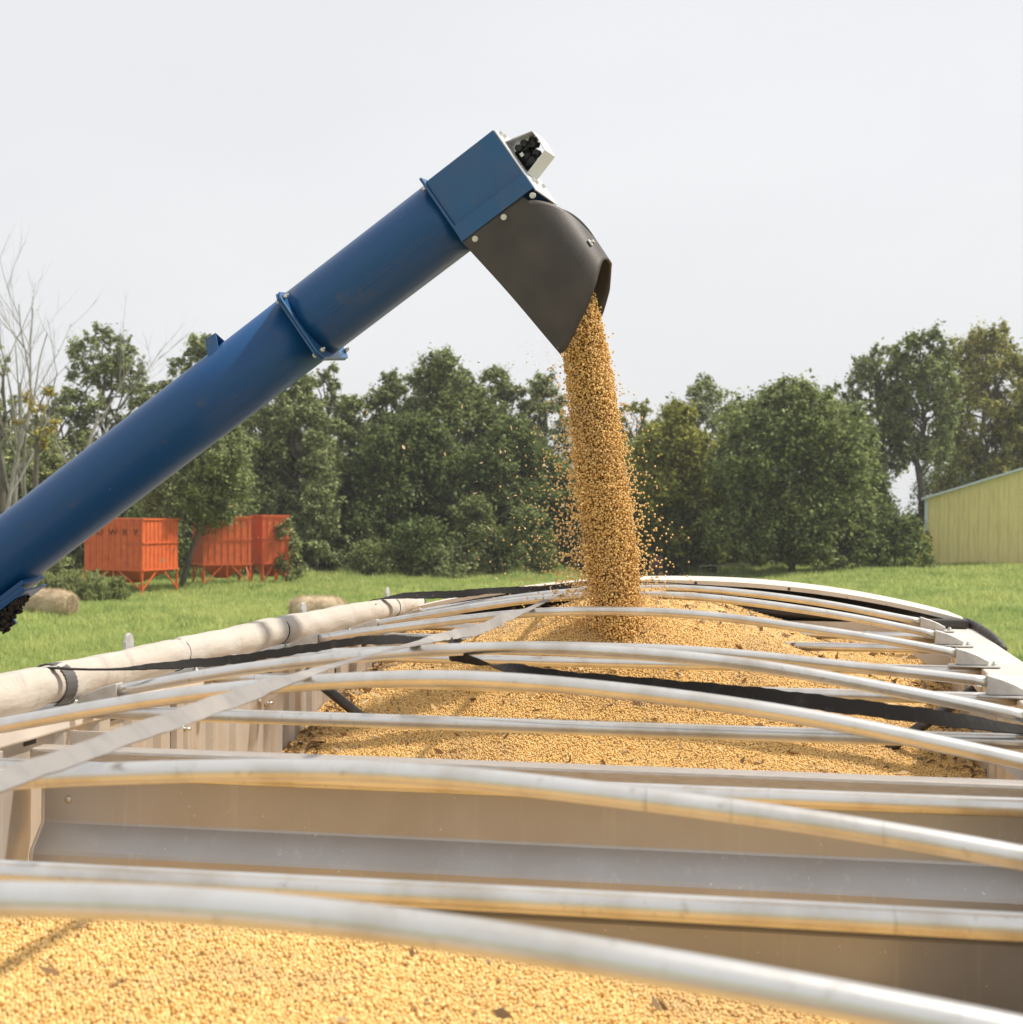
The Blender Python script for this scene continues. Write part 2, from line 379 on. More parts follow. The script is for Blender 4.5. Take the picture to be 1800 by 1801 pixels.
# hoppers below (the sloping floors and the chassis beam)
hp = MB()
for y0, y1 in ((YF, 3.45), (3.45, YE)):
    ym = (y0+y1)/2
    for s_ in (-1, 1): hp.prism([(s_*1.24, y0, Zb-1.74), (s_*.35, ym-.35, Zb-2.6), (s_*.35, ym+.35, Zb-2.6), (s_*1.24, y1, Zb-1.74)], (0, 0, -.01))
    hp.prism([(-1.24, y0, Zb-1.74), (1.24, y0, Zb-1.74), (.35, ym-.35, Zb-2.6), (-.35, ym-.35, Zb-2.6)], (0, 0, -.01))
    hp.prism([(-1.24, y1, Zb-1.74), (1.24, y1, Zb-1.74), (.35, ym+.35, Zb-2.6), (-.35, ym+.35, Zb-2.6)], (0, 0, -.01))
hp.build('hopper_floor', M['plate'], tr)

# bows and cross tubes
BY = [1.246, 2.028, 2.889, 3.730, 4.525, 5.396, 6.205, 6.965]
BR = [.1264, .1084, .1454, .1334, .0684, .1214, .1384, .1294]
BS = [.021, .008, -.016, -.001, -.020, -.008, .005, .020]
BB = .758
def bowz(i, t): return BR[i]*(1-(np.sqrt(t*t+BB*BB)-BB)/(math.sqrt(1+BB*BB)-BB))
def bow_pt(i, x, dz=0):
    t = x/1.12; return np.array([x, BY[i]+BS[i]*t, Zb+float(bowz(i, t))+dz])
for i in range(8):
    tt = np.linspace(-1, 1, 61)
    wob = [0.0025*math.sin(5*t+i*1.7)+.0015*math.sin(11*t+i) for t in tt]
    P = [(1.12*t, BY[i]+BS[i]*t+wb, Zb+float(bowz(i, t))+wb*.5) for t, wb in zip(tt, wob)]
    bo = MB().tube(P, .0158, 20).build('tarp_bow', M['alu'], tr)
    for s_ in (-1, 1):
        yy = BY[i]+BS[i]*s_; br = MB(); X = lambda a: s_*a
        hw = .021
        # cast socket: tapering wedge with rounded back, on a base plate
        pr = [(X(1.118), Zb-.036), (X(1.222), Zb-.036), (X(1.225), Zb-.022), (X(1.195), Zb-.006), (X(1.16), Zb+.008), (X(1.118), Zb+.020)]
        br.prism([(a, yy-hw, z) for a, z in pr], (0, 2*hw, 0))
        br.box((min(X(1.095), X(1.262)), yy-.030, Zb-.044), (max(X(1.095), X(1.262)), yy+.030, Zb-.0365))
        so_ = br.build('bow_bracket', M['cast'], bo, bevel=.0035)
        bb = MB(); bb.cyl((X(1.243), yy, Zb-.0365), (X(1.243), yy, Zb-.029), .010, 6); bb.cyl((X(1.243), yy, Zb-.029), (X(1.243), yy, Zb-.023), .0055, 8)
        bb.raw([], []); b2 = bb.build('bow_bolt', M['steel'], bo)
    if i >= 1:
        td = .054+[.0, -.004, .002, .002, -.004, .004, 0, 0][i]+.01*(i == 7)
        MB().tube([(x, BY[i]+.004*math.sin(x*3+i), Zb-td-.002*math.cos(x)) for x in np.linspace(-1.198, 1.198, 21)], .0178, 20).build('cross_tube', M['alu'], tr)
# V braces under the sixth bow
for s_ in (-1, 1):
    MB().tube([(s_*1.19, 5.46, Zb-.125), (s_*.875, 5.46, Zb-.360)], .019, 16).build('brace', M['black'] if False else mat('dark_pipe', (.06, .055, .052), .42, .3, [(20, .5, .7, (.12, .11, .10))]), tr)
# tarp stops on the left outer edge
for yy in (4.284, 5.914, 7.191):
    ts = MB(); pts = [(yy-.028, -.05), (yy+.028, -.05), (yy+.028, .075), (yy+.018, .095), (yy, .102), (yy-.018, .095), (yy-.028, .075)]
    ts.prism([(-1.352, a, Zb+z) for a, z in pts], (.010, 0, 0)); ts.build('tarp_stop', M['cast'], tr, bevel=.002)
# coiled hose beyond the right rail
hz = MB(); hp_ = [(1.30, 7.47, Zb-.022), (1.355, 7.38, Zb-.025), (1.378, 7.2, Zb-.032), (1.382, 6.95, Zb-.034), (1.384, 6.7, Zb-.038), (1.386, 6.5, Zb-.048), (1.39, 6.36, Zb-.065)]
P = np.array(hp_); tt = np.linspace(0, len(P)-1, 160)
PP = np.c_[[np.interp(tt, range(len(P)), P[:, k]) for k in range(3)]].T
hz.tube(PP, [.010+.010*(math.sin(k*1.05) > .1)*random.uniform(.6, 1.1) for k in range(160)], 10)
hob = hz.build('coiled_hose', M['rubber']); tag(hob, 'black ribbed hose hanging over the far right corner of the trailer', 'hose')

# ------------------------------------------------------------------ rolled tarp
def rollc(y): return np.array([-1.272+.004*math.sin(y*2.1), y, Zb+.020+.004*math.sin(y*1.3+1)])
ys = np.linspace(YF, 7.40, 330); nseg = 36; V = []
for y in ys:
    c = rollc(y)
    for j in range(nseg):
        a = 2*math.pi*j/nseg
        pinch = sum(-.006*math.exp(-((y-q)/.035)**2) for q in (3.62, 4.46, 5.40, 6.96))
        r_ = .0515+pinch+.0022*math.sin(y*7+a)+.0012*math.sin(y*23+3*a)+.0016*math.sin(a*2+y*3)+(.004 if 0 < a-1.0 < .35 else 0)
        V.append((c[0]+r_*math.cos(a), y, c[2]+r_*math.sin(a)))
F = [(i*nseg+j, i*nseg+(j+1) % nseg, (i+1)*nseg+(j+1) % nseg, (i+1)*nseg+j) for i in range(len(ys)-1) for j in range(nseg)]
F.append([(len(ys)-1)*nseg+j for j in range(nseg)])
ta = empty('rolled_tarp', (-1.272, 4, Zb-.03)); tag(ta, 'dusty beige tarpaulin rolled up along the left rail of the trailer', 'tarp')
add('tarp_roll', V, F, M['tarp'], ta, True)
cap_ = MB(); cap_.cyl((-1.272, 7.402, Zb+.02), (-1.272, 7.44, Zb+.02), .046, 20); cap_.build('roll_end', M['galv_and_glare'], ta)
cap_ = MB()
for k in range(5): cap_.cyl((-1.272, 7.445+.018*k, Zb+.018), (-1.272, 7.455+.018*k, Zb+.018), .040-.002*k, 16)
cap_.cyl((-1.272, 7.44, Zb+.018), (-1.272, 7.55, Zb+.018), .02, 10)
cap_.build('crank_joint', M['rubber'], ta)
for q in (4.46, 5.40, 6.96):     # sewn seams seen as thin dark bands
    an = np.linspace(0, 2*math.pi, 40); c = rollc(q)
    MB().tube([(c[0]+.0475*math.cos(a), q+.012*math.sin(a), c[2]+.0475*math.sin(a)) for a in an], .0018, 5, cap=False).build('tie_cord', M['webbing'], ta)

# ------------------------------------------------------------------ straps
def ribbon(path, width, across, mat_, thick=.003, n=10, tw=None):
    P = np.asarray(path, float); m = len(P)
    s = np.r_[0, np.cumsum(np.linalg.norm(np.diff(P, axis=0), axis=1))]
    K_ = max(m*n, 30); q = np.linspace(0, s[-1], K_)
    # smooth interpolation (Catmull-like by repeated averaging of dense linear samples)
    Q = np.c_[[np.interp(q, s, P[:, k]) for k in range(3)]].T
    Wd = np.interp(q, s, width) if not np.isscalar(width) else np.full(K_, width)
    A = np.asarray(across, float)
    Ad = np.c_[[np.interp(q, s, A[:, k]) for k in range(3)]].T if A.ndim == 2 else np.tile(A, (K_, 1))
    for _ in range(6):
        Q[1:-1] = (Q[:-2]+2*Q[1:-1]+Q[2:])/4; Ad[1:-1] = (Ad[:-2]+2*Ad[1:-1]+Ad[2:])/4
    T = np.gradient(Q, axis=0); T /= np.linalg.norm(T, axis=1)[:, None]
    Ad = Ad-T*np.sum(Ad*T, axis=1)[:, None]; Ad /= np.linalg.norm(Ad, axis=1)[:, None]
    Nn = np.cross(T, Ad); V = []; F = []
    for i in range(K_):
        ee = .0012*math.sin(i*.9)+.001*math.sin(i*2.3)
        for a_, b_ in ((-1, -1), (1, -1), (1, 1), (-1, 1)):
            V.append(Q[i]+Ad[i]*(a_*Wd[i]/2+ee)+Nn[i]*b_*thick/2)
    for i in range(K_-1):
        for j in range(4): F.append((i*4+j, i*4+(j+1) % 4, (i+1)*4+(j+1) % 4, (i+1)*4+j))
    F.append((3, 2, 1, 0)); F.append(tuple((K_-1)*4+j for j in range(4)))
    return MB().raw(V, F)

r0 = .0158+.003
gx = -.345
gp = []; ga = []
gp += [bow_pt(0, gx, r0), (gx, 1.71, Zb+.134), (gx, 2.028, Zb+.139), (gx, 2.46, Zb+.143), bow_pt(2, gx, r0), (gx, 3.32, Zb+.143), bow_pt(3, gx+.012, r0), (gx+.01, 4.15, Zb+.128)]
ga += [(1, 0, -.1), (.8, 0, -.6), (.75, 0, -.65), (.5, 0, -.85), (1, .1, -.15), (1, 0, .2), (1, 0, -.05), (.6, 0, -.7)]
gp.append(bow_pt(4, gx, .050)); ga.append((.5, 0, -.85))
gp.append((gx, 4.95, Zb+.122)); ga.append((.4, 0, -.9))
gp.append(bow_pt(5, gx+.01, r0)); ga.append((1, 0, .12))
gp.append(bow_pt(6, gx-.01, r0)); ga.append((1, 0, .1))
gp.append(bow_pt(7, gx, r0)); ga.append((1, 0, 0))
sg = ribbon(gp, .030, ga, M['greyweb']).build('ridge_strap', M['greyweb'])
tag(sg, 'worn grey webbing strap running lengthwise over the tarp bows', 'strap')

def around(y, a0, a1, n=9, rr=.0545):
    c = rollc(y); return [(c[0]+rr*math.cos(a), y, c[2]+rr*math.sin(a)) for a in np.linspace(a0, a1, n)]
bp = around(3.60, math.radians(200), math.radians(60), 12)
ac = [(0.15, 1, 0)]*12
bp += [(-1.10, 3.66, Zb+.060), (-.90, 3.95, Zb+.062)]; ac += [(.3, 1, .0), (.4, .8, .5)]
bp += [(-.66, 4.36, Zb+.088), tuple(bow_pt(4, -.54, .032)), tuple(bow_pt(4, -.40, .040))]; ac += [(.3, .7, .6), (.1, 1, .3), (0, .8, -.6)]
bp += [tuple(bow_pt(3, -.26, -.014)+np.array([0, .03, 0])), (.02, 3.60, Zb+.078), (.50, 3.58, Zb+.052), (.90, 3.62, Zb+.008), (1.14, 3.70, Zb-.030), (1.37, 3.76, Zb-.040), (1.385, 3.77, Zb-.25)]
ac += [(.1, .5, -.9), (.1, .35, .95), (.1, .3, .95), (.1, .4, .9), (.1, .9, .2), (0, 1, 0), (0, 1, 0)]
wds = [.026]*12+[.024, .024, .024, .036, .038, .036, .034, .036, .036, .036, .036, .036]
sb_ = ribbon(bp, wds, ac, M['webbing']).build('tarp_strap', M['webbing'])
tag(sb_, 'long black strap looped round the rolled tarp and crossing to the right rail', 'strap', 'black straps over the load')
band = ribbon(around(3.66, math.radians(250), math.radians(-75), 20, .0545), .040, (0.25, 1, 0), M['webbing']).build('roll_band', mat('grey_band', (.09, .085, .085), .7), sb_)
fp = around(6.72, math.radians(190), math.radians(75), 10)
fa = [(0.1, 1, 0)]*10
fp += [(-1.16, 6.80, Zb+.085), (-.95, 6.92, Zb+.088), (-.80, 6.97, Zb+.105), (-.55, 6.99, Zb+.112), (-.36, 6.99, Zb+.150), (0, 7.0, Zb+.152), (.35, 7.0, Zb+.135)]
fa += [(.1, 1, .4), (.0, .5, .9), (0, .9, .4), (0, .4, .9), (0, 1, .2), (0, 1, 0), (0, 1, 0)]
sf = ribbon(fp, [.045]*10+[.05, .035, .05, .035, .04, .04, .04], fa, M['webbing']).build('tarp_strap', M['webbing'])
tag(sf, 'twisted black strap tied round the far end of the tarp roll, behind the falling beans', 'strap', 'black straps over the load')

# ------------------------------------------------------------------ soybeans
def seeds_gn(ob, r, name, keep_mesh=True, material=None, squash=(1.0, .92, .86)):
    ng = bpy.data.node_groups.new(name, 'GeometryNodeTree')
    ng.interface.new_socket('Geometry', in_out='INPUT', socket_type='NodeSocketGeometry')
    ng.interface.new_socket('Geometry', in_out='OUTPUT', socket_type='NodeSocketGeometry')
    N = ng.nodes; K = ng.links.new
    gi = N.new('NodeGroupInput'); go = N.new('NodeGroupOutput')
    ic = N.new('GeometryNodeMeshIcoSphere'); ic.inputs['Radius'].default_value = r; ic.inputs['Subdivisions'].default_value = 2
    ss = N.new('GeometryNodeSetShadeSmooth'); sm = N.new('GeometryNodeSetMaterial'); sm.inputs['Material'].default_value = material
    tf = N.new('GeometryNodeTransform'); tf.inputs['Scale'].default_value = squash
    K(ic.outputs['Mesh'], tf.inputs['Geometry']); K(tf.outputs[0], ss.inputs[0]); K(ss.outputs[0], sm.inputs['Geometry'])
    iop = N.new('GeometryNodeInstanceOnPoints')
    at = N.new('GeometryNodeInputNamedAttribute'); at.data_type = 'BOOLEAN'; at.inputs['Name'].default_value = 'seed'
    rv_ = N.new('FunctionNodeRandomValue'); rv_.data_type = 'FLOAT_VECTOR'; rv_.inputs['Max'].default_value = (6.283, 6.283, 6.283)
    rs = N.new('FunctionNodeRandomValue'); rs.data_type = 'FLOAT'; rs.inputs[2].default_value = .84; rs.inputs[3].default_value = 1.14
    K(gi.outputs[0], iop.inputs['Points']); K(at.outputs[0], iop.inputs['Selection']); K(sm.outputs[0], iop.inputs['Instance'])
    K(rv_.outputs[0], iop.inputs['Rotation']); K(rs.outputs[1], iop.inputs['Scale'])
    if keep_mesh:
        j = N.new('GeometryNodeJoinGeometry'); K(gi.outputs[0], j.inputs[0]); K(iop.outputs[0], j.inputs[0]); K(j.outputs[0], go.inputs[0])
    else: K(iop.outputs[0], go.inputs[0])
    md = ob.modifiers.new('seeds', 'NODES'); md.node_group = ng

def seed_object(name, base_V, base_F, pts, base_mat, r=.0038):
    nb = len(base_V); allv = np.vstack([np.asarray(base_V, float).reshape(-1, 3), pts])
    me = bpy.data.meshes.new(name); me.from_pydata(allv.tolist(), [], base_F)
    if base_F: me.polygons.foreach_set('use_smooth', [True]*len(base_F))
    a = me.attributes.new('seed', 'BOOLEAN', 'POINT'); a.data.foreach_set('value', [False]*nb+[True]*len(pts))
    me.materials.append(base_mat); me.materials.append(M['bean']); me.update()
    o = bpy.data.objects.new(name, me); C.objects.link(o)
    seeds_gn(o, r, name+'_nodes', bool(base_F), M['bean']); return o

def fbm(x, y, s, seed=0):
    out = np.zeros_like(x); a = 1; 
    for k in range(4):
        out += a*np.sin(x*s+seed+1.7*k+1.3*np.sin(y*s*.8+k))*np.cos(y*s*1.1+.6*seed+k*2.1+.9*np.sin(x*s*.7)); a *= .5; s *= 2.1
    return out/1.8
def far_z(x, y):
    base = np.interp(y, [3.4, 4.6, 5.3, 5.6, 6.2, 6.6, 7.0, 7.3], [-.56, -.46, -.405, -.370, -.290, -.230, -.15, -.10])
    base = base - .0*x
    py = np.clip(y, 6.18, 7.3); d = np.hypot(x+.08, (y-py)*1.45)
    cone = .212-.385*np.sqrt(d*d+.04)+.075*np.exp(-((x+.1)**2+(y-5.84)**2)/.06)
    # scoop where the stream lands
    cone = cone - .03*np.exp(-((x+.1)**2+(y-5.84)**2)/.012)
    k = .05; m = np.maximum(base, cone); z = m + k*np.log(np.exp((base-m)/k)+np.exp((cone-m)/k)) - .012
    z = z + .012*fbm(x, y, 3.5, 1) + .004*fbm(x, y, 16, 4)
    z = z + .05*sstep(6.5, 7.1, y)*sstep(-.75, -1.15, x)
    return Zb+z
def near_z(x, y):
    zz = np.interp(x, [-1.2, -.796, .099, .546, .894, 1.2], [-.23, -.239, -.293, -.371, -.435, -.50])
    yr = 2.72+.19*(x-.1)
    z = zz - .55*np.sqrt(np.maximum(y-yr, 0)**2+.004)+.55*.063 - .02*np.maximum(yr-y, 0)
    return Zb+z+.006*fbm(x, y, 6, 2)
def heap(name, fz, x0, x1, y0, y1, mask, sp, step=.03):
    gx_ = np.arange(x0, x1+1e-6, (x1-x0)/round((x1-x0)/step)); gy_ = np.arange(y0, y1+1e-6, (y1-y0)/round((y1-y0)/step))
    X, Y = np.meshgrid(gx_, gy_); Z = fz(X, Y)-.004; nx = len(gx_)
    V = np.c_[X.ravel(), Y.ravel(), Z.ravel()]
    F = [(i*nx+j, i*nx+j+1, (i+1)*nx+j+1, (i+1)*nx+j) for i in range(len(gy_)-1) for j in range(nx-1)]
    px, py = np.meshgrid(np.arange(x0+.004, x1-.004, sp), np.arange(y0+.004, y1-.004, sp*.87)); px = px+(np.arange(px.shape[0]) % 2)[:, None]*sp/2
    px = px.ravel(); py = py.ravel(); keep = mask(px, py); px = px[keep]; py = py[keep]
    px = px+rng.normal(0, sp*.16, len(px)); py = py+rng.normal(0, sp*.16, len(py))
    pz = fz(px, py)+rng.uniform(-.0016, .0022, len(px))
    P1 = np.c_[px, py, pz]
    q = rng.random(len(px)) < .16          # a scatter of beans lying on top
    P2 = P1[q]+np.c_[rng.normal(0, .003, q.sum()), rng.normal(0, .003, q.sum()), np.full(q.sum(), .0045)]
    P = np.vstack([P1, P2]); P[:, 0] = np.clip(P[:, 0], x0+.003, x1-.003)
    return seed_object(name, V, F, P, M['grain_bed'])
hf = heap('soybean_heap', far_z, -1.218, 1.218, 3.484, YE-.003, lambda x, y: y > 4.55, .0070)
tag(hf, 'golden heap of soybeans in the far hopper, peaking under the falling stream', 'soybeans', kind='stuff')
hn = heap('soybean_heap', near_z, -1.218, 1.218, .9, 3.470, lambda x, y: (y > 1.75) & (y < 3.10), .0070)
tag(hn, 'blurred bed of soybeans in the nearest hopper, at the bottom of the picture', 'soybeans', kind='stuff')

# beans spilt on the far left rail
k = 2600; sx = rng.normal(-1.19, .035, k); sy = rng.uniform(5.6, 7.35, k); keep = rng.random(k) < (.08+.92*sstep(6.6, 7.2, sy)); sx, sy = sx[keep], sy[keep]
sx = np.clip(sx, -1.245, -1.15); sz = Zb-.042+.050*sstep(6.6, 7.25, sy)*rng.random(len(sx))*np.exp(-((sx+1.19)/.03)**2)
on = sx < -1.2; sz = np.where(on | (sy > 6.8), sz, Zb-.2)
spill = seed_object('spilt_soybeans', np.zeros((0, 3)), [], np.c_[sx, sy, sz][(on | (sy > 6.9))], M['grain_bed'])
tag(spill, 'soybeans spilt along the far left rail beside the tarp roll', 'soybeans', kind='stuff')

# falling stream
DS = 5.83
def stream_c(v):
    u = np.interp(v, [420, 480, 545, 620, 700, 800, 900, 1000, 1110, 1165], [985, 1000, 1016, 1031, 1042, 1053, 1066, 1078, 1086, 1089])
    return u
def stream_r(v): return np.interp(v, [420, 545, 620, 700, 800, 900, 1000, 1110], [.075, .085, .089, .093, .096, .098, .100, .092])
n = 54000
v = 430+(1165-430)*rng.random(n)**.92
rr = np.sqrt(rng.random(n)); rr = np.where(rng.random(n) < .055, rr+np.abs(rng.normal(0, .16, n)), rr)
th = rng.uniform(0, 2*math.pi, n); R_ = stream_r(v)*rr
dx = R_*np.cos(th)*1.0; dd = R_*np.sin(th)
Pm = np.array([W(a, b_, DS) for a, b_ in zip(stream_c(v), v)])
PS = Pm+dx[:, None]*_R+dd[:, None]*np.array([FW[0], FW[1], 0])
# stray beans, growing in number on the way down, more to the left
m_ = 2100; v2 = 640+460*rng.random(m_)**.55; sd = np.where(rng.random(m_) < .66, -1, 1)
ex = np.abs(rng.exponential(.040, m_))*(.35+1.1*(v2-600)/480)*np.where(sd < 0, 1.35, .9)
Pm2 = np.array([W(a, b_, DS) for a, b_ in zip(stream_c(v2), v2)])
PS2 = Pm2+(sd*(stream_r(v2)*.92+ex))[:, None]*_R+rng.normal(0, .07, m_)[:, None]*np.array([FW[0], FW[1], 0])
PS = np.vstack([PS, PS2]); zz = np.array(far_z(PS[:, 0], PS[:, 1])); PS = PS[PS[:, 2] > zz-.005]
fs = seed_object('falling_soybeans', np.zeros((0, 3)), [], PS, M['grain_bed'], r=.0040)
tag(fs, 'column of golden soybeans pouring from the black spout onto the heap', 'soybeans', kind='stuff')

def flakes(name, P, ln, wd, mat_, flat=0):
    n = len(P); d = rng.normal(0, 1, (n, 3)); d[:, 2] *= (1-flat); d /= np.linalg.norm(d, axis=1)[:, None]
    e = rng.normal(0, 1, (n, 3)); e[:, 2] *= (1-flat); e -= d*np.sum(d*e, 1)[:, None]; e /= np.linalg.norm(e, axis=1)[:, None]+1e-9
    nn = np.cross(d, e); l = ln[:, None]/2; w_ = wd[:, None]/2; h = (wd*.18)[:, None]
    A = P-d*l; B = P+e*w_+nn*h; C_ = P+d*l; D_ = P-e*w_+nn*h
    return quads_obj(name, np.stack([A, B, C_, D_], 1).reshape(-1, 3), 4, mat_)
# chaff drifting left of the stream
m_ = 2100; v3 = rng.uniform(600, 1075, m_); wdt = 60+420*np.clip((v3-560)/300, .15, 1)
u3 = stream_c(v3)-30-np.abs(rng.exponential(.42, m_))*wdt*rng.uniform(.3, 1, m_)
P3 = np.array([W(a, b_, DS+c) for a, b_, c in zip(u3, v3, rng.normal(0, .22, m_))]); P3 = P3[(u3 > 120)]
ln = rng.uniform(.002, .006, len(P3)); bigf = rng.random(len(P3)) < .05; ln = np.where(bigf, rng.uniform(.010, .024, len(P3)), ln)
ch_ = flakes('drifting_chaff', P3, ln, ln*rng.uniform(.35, .8, len(P3)), M['chaff_light'])
tag(ch_, 'pale flecks of chaff blowing to the left of the falling beans', 'chaff', kind='stuff')
# pods and stem pieces lying on the heaps
def litter(name, fz, n, x0, x1, y0, y1, lab, edge=True, mt=None):
    x = rng.uniform(x0, x1, n); y = rng.uniform(y0, y1, n)
    if edge:
        k = rng.random(n) < .5; side = rng.random(n) < .65
        x = np.where(k, np.where(side, -1.2+np.abs(rng.normal(0, .09, n)), 1.2-np.abs(rng.normal(0, .09, n))), x)
        y = np.where(k, rng.uniform(5.0, 6.6, n), y)
    P = np.c_[x, y, fz(x, y)+rng.uniform(.007, .012, n)]; l = np.where(rng.random(n) < .25, rng.uniform(.022, .060, n), rng.uniform(.008, .020, n))
    o = flakes(name, P, l, np.maximum(.0045, l*rng.uniform(.20, .45, n)), mt or M['chaff'], flat=.30); tag(o, lab, 'chaff', kind='stuff')
litter('pod_litter', far_z, 3000, -1.2, 1.2, 4.7, 7.2, 'brown pods and stem pieces strewn over the far soybean heap')
litter('husk_litter', far_z, 900, -1.15, 1.15, 4.7, 7.2, 'pale husk flakes scattered over the far soybean heap', False, M['chaff_light'])
litter('pod_litter', near_z, 90, -1.1, 1.1, 1.9, 2.8, 'few blurred stem pieces on the nearest soybeans', False)

# ------------------------------------------------------------------ auger
A0, A1 = W(0, 986, 6.30), W(800, 374, 5.75)
aT = (A1-A0)/np.linalg.norm(A1-A0); aN = -np.array([0, 0, 1.0]); aN = aN-aT*(aN@aT); aN /= np.linalg.norm(aN)
aW = np.cross(aT, aN); aW = aW*(1 if aW@FW > 0 else -1)
_c, _s = math.cos(math.radians(7)), math.sin(math.radians(7)); aN, aW = aN*_c+aW*_s, aW*_c-aN*_s
def AP(t, n, w_): return A1+aT*t+aN*n+aW*w_
tfoot = -(A1[2]-0.25)/aT[2]
au = empty('grain_auger', AP(tfoot, 0, 0)); tag(au, 'long blue grain auger slanting up from the lower left and pouring soybeans', 'auger')
RA = .147
MB().tube([AP(t, 0, 0) for t in np.linspace(float((W(545, 565, 5.92)-A1)@aT)+.002, -.012, 12)], RA, 64).build('upper_tube', M['blue'], au)
MB().tube([AP(t, 0, 0) for t in np.linspace(tfoot, float((W(545, 565, 5.92)-A1)@aT)-.002, 12)], RA-.003, 64).build('lower_tube', M['blue'], au)
TF = float((W(545, 565, 5.92)-A1)@aT)      # bolted joint
sm1 = MB(); 
def octa(t, hs, cut, th, holes=None):
    pts = [(-hs, -hs+cut), (-hs+cut, -hs), (hs-cut, -hs), (hs, -hs+cut), (hs, hs-cut), (hs-cut, hs), (-hs+cut, hs), (-hs, hs-cut)]
    mb = MB(); V = [AP(t+d, a*.90+.017, b_) for d in (0, th) for a, b_ in pts]
    # ring plate: outer octagon, inner circle would be hidden by the tube, so the plate is solid around it
    mb.raw(V, [list(range(8)), list(range(8, 16))[::-1]]+[(i, i+8, (i+1) % 8+8, (i+1) % 8) for i in range(8)]); return mb
fl = octa(TF-.011, .168, .030, .009).build('joint_flange', M['blue_dust'], au, bevel=.002)
fl2 = octa(TF+.0, .168, .030, .009).build('joint_flange', M['blue_dust'], au, bevel=.002)
bt = MB()
for a in (-.105, .138):
    for b_ in (-.143, .143):
        bt.cyl(AP(TF+.009, a, b_), AP(TF+.026, a, b_), .0085, 6); bt.cyl(AP(TF+.026, a, b_), AP(TF+.033, a, b_), .005, 8); bt.cyl(AP(TF-.022, a, b_), AP(TF-.011, a, b_), .0095, 6)
split(bt, 'flange_bolt', M['steel'], fl2, 3)
# weld seam lines along the tube
sd = MB(); sd.tube([AP(t, .045, -math.sqrt(RA*RA-.045**2)+.0005) for t in np.linspace(TF+.02, -.02, 10)], .0016, 6); sd.tube([AP(t, .052, -math.sqrt((RA-.004)**2-.052**2)+.0005) for t in np.linspace(TF-.30, TF-.02, 8)], .0014, 6)
split(sd, 'weld_seam', M['blue_dust'], au)
# head box
hb = MB(); T0, T1 = 0.0, .308; NB0, NB1, WB = -.119, .100, .155; th = .005
hb.box((T0, NB0, -WB), (T1, NB1, -WB+th), AP); hb.box((T0, NB0, WB-th), (T1, NB1, WB), AP)
hb.box((T0, NB0-.001, -WB+th), (T1, NB0+th, WB-th), AP)
hbo = hb.build('discharge_box', M['blue_dust'], au, bevel=.0015)
ff = MB(); ff.box((T0-.012, NB0-.022, -WB-.010), (T0-.001, RA+.012, WB+.010), AP); ff.build('box_flange', M['blue_dust'], au, bevel=.003)
ft = MB()
for a in (NB0-.012,):
    for b_ in (-.12, .12): ft.cyl(AP(T0-.030, a+.02, b_), AP(T0-.012, a+.02, b_), .008, 6)
split(ft, 'box_bolt', M['steel'], au)
ep = MB(); ep.prism([(T1+.0005, NB0+.004, -WB+.002), (T1+.0005, NB0-.006, WB-.002), (T1+.0005, .178, WB-.002), (T1+.0005, .148, -WB+.002)], (.0055, 0, 0), AP); epo = ep.build('end_plate', M['galv_and_glare'], au, 'plate closing the top end of the auger, sun glare put in as pale metal', bevel=.001)  # pale metal stands for the sun glare on this plate
eb = MB()
for a, b_ in ((-.104, -.10), (-.100, -.05), (-.090, .10), (.098, -.085), (.102, -.035), (.105, .08)):
    eb.box((T1+.006, a-.007, b_-.009), (T1+.017, a+.007, b_+.009), AP)
split(eb, 'plate_bolt', M['steel'], epo)
for s_ in (-1, 1):
    y0, y1 = sorted((s_*(WB+.0100), s_*(WB+.0155)))
    sk = MB(); poly = [(-.004, .076), (.290, .076), (.312, .084), (.312, .150+.012*s_), (-.012, .150+.012*s_)]
    sk.prism([(a, b_, y0) for a, b_ in poly], (0, 0, y1-y0), AP); sko = sk.build('side_skirt', M['blue_dust'], au, bevel=.0015)
    sk2 = MB(); sk2.prism([(.182, .078, s_*(WB+.001)), (.226, .020, s_*(WB+.001)), (.268, .046, s_*(WB+.001)), (.285, .078, s_*(WB+.001))], (0, 0, .004*s_), AP); sk2.build('lifting_tab', M['blue_dust'], au)
    cb = MB()
    for a in (.034, .164, .293):
        p0 = AP(a, .159, s_*(WB+.008)); p1 = AP(a, .159, s_*(WB+.017)); cb.cyl(p0, p1, .0110, 16); cb.cyl(p1, AP(a, .159, s_*(WB+.021)), .0075, 12)
    split(cb, 'carriage_bolt', M['steel'], sko, 2)
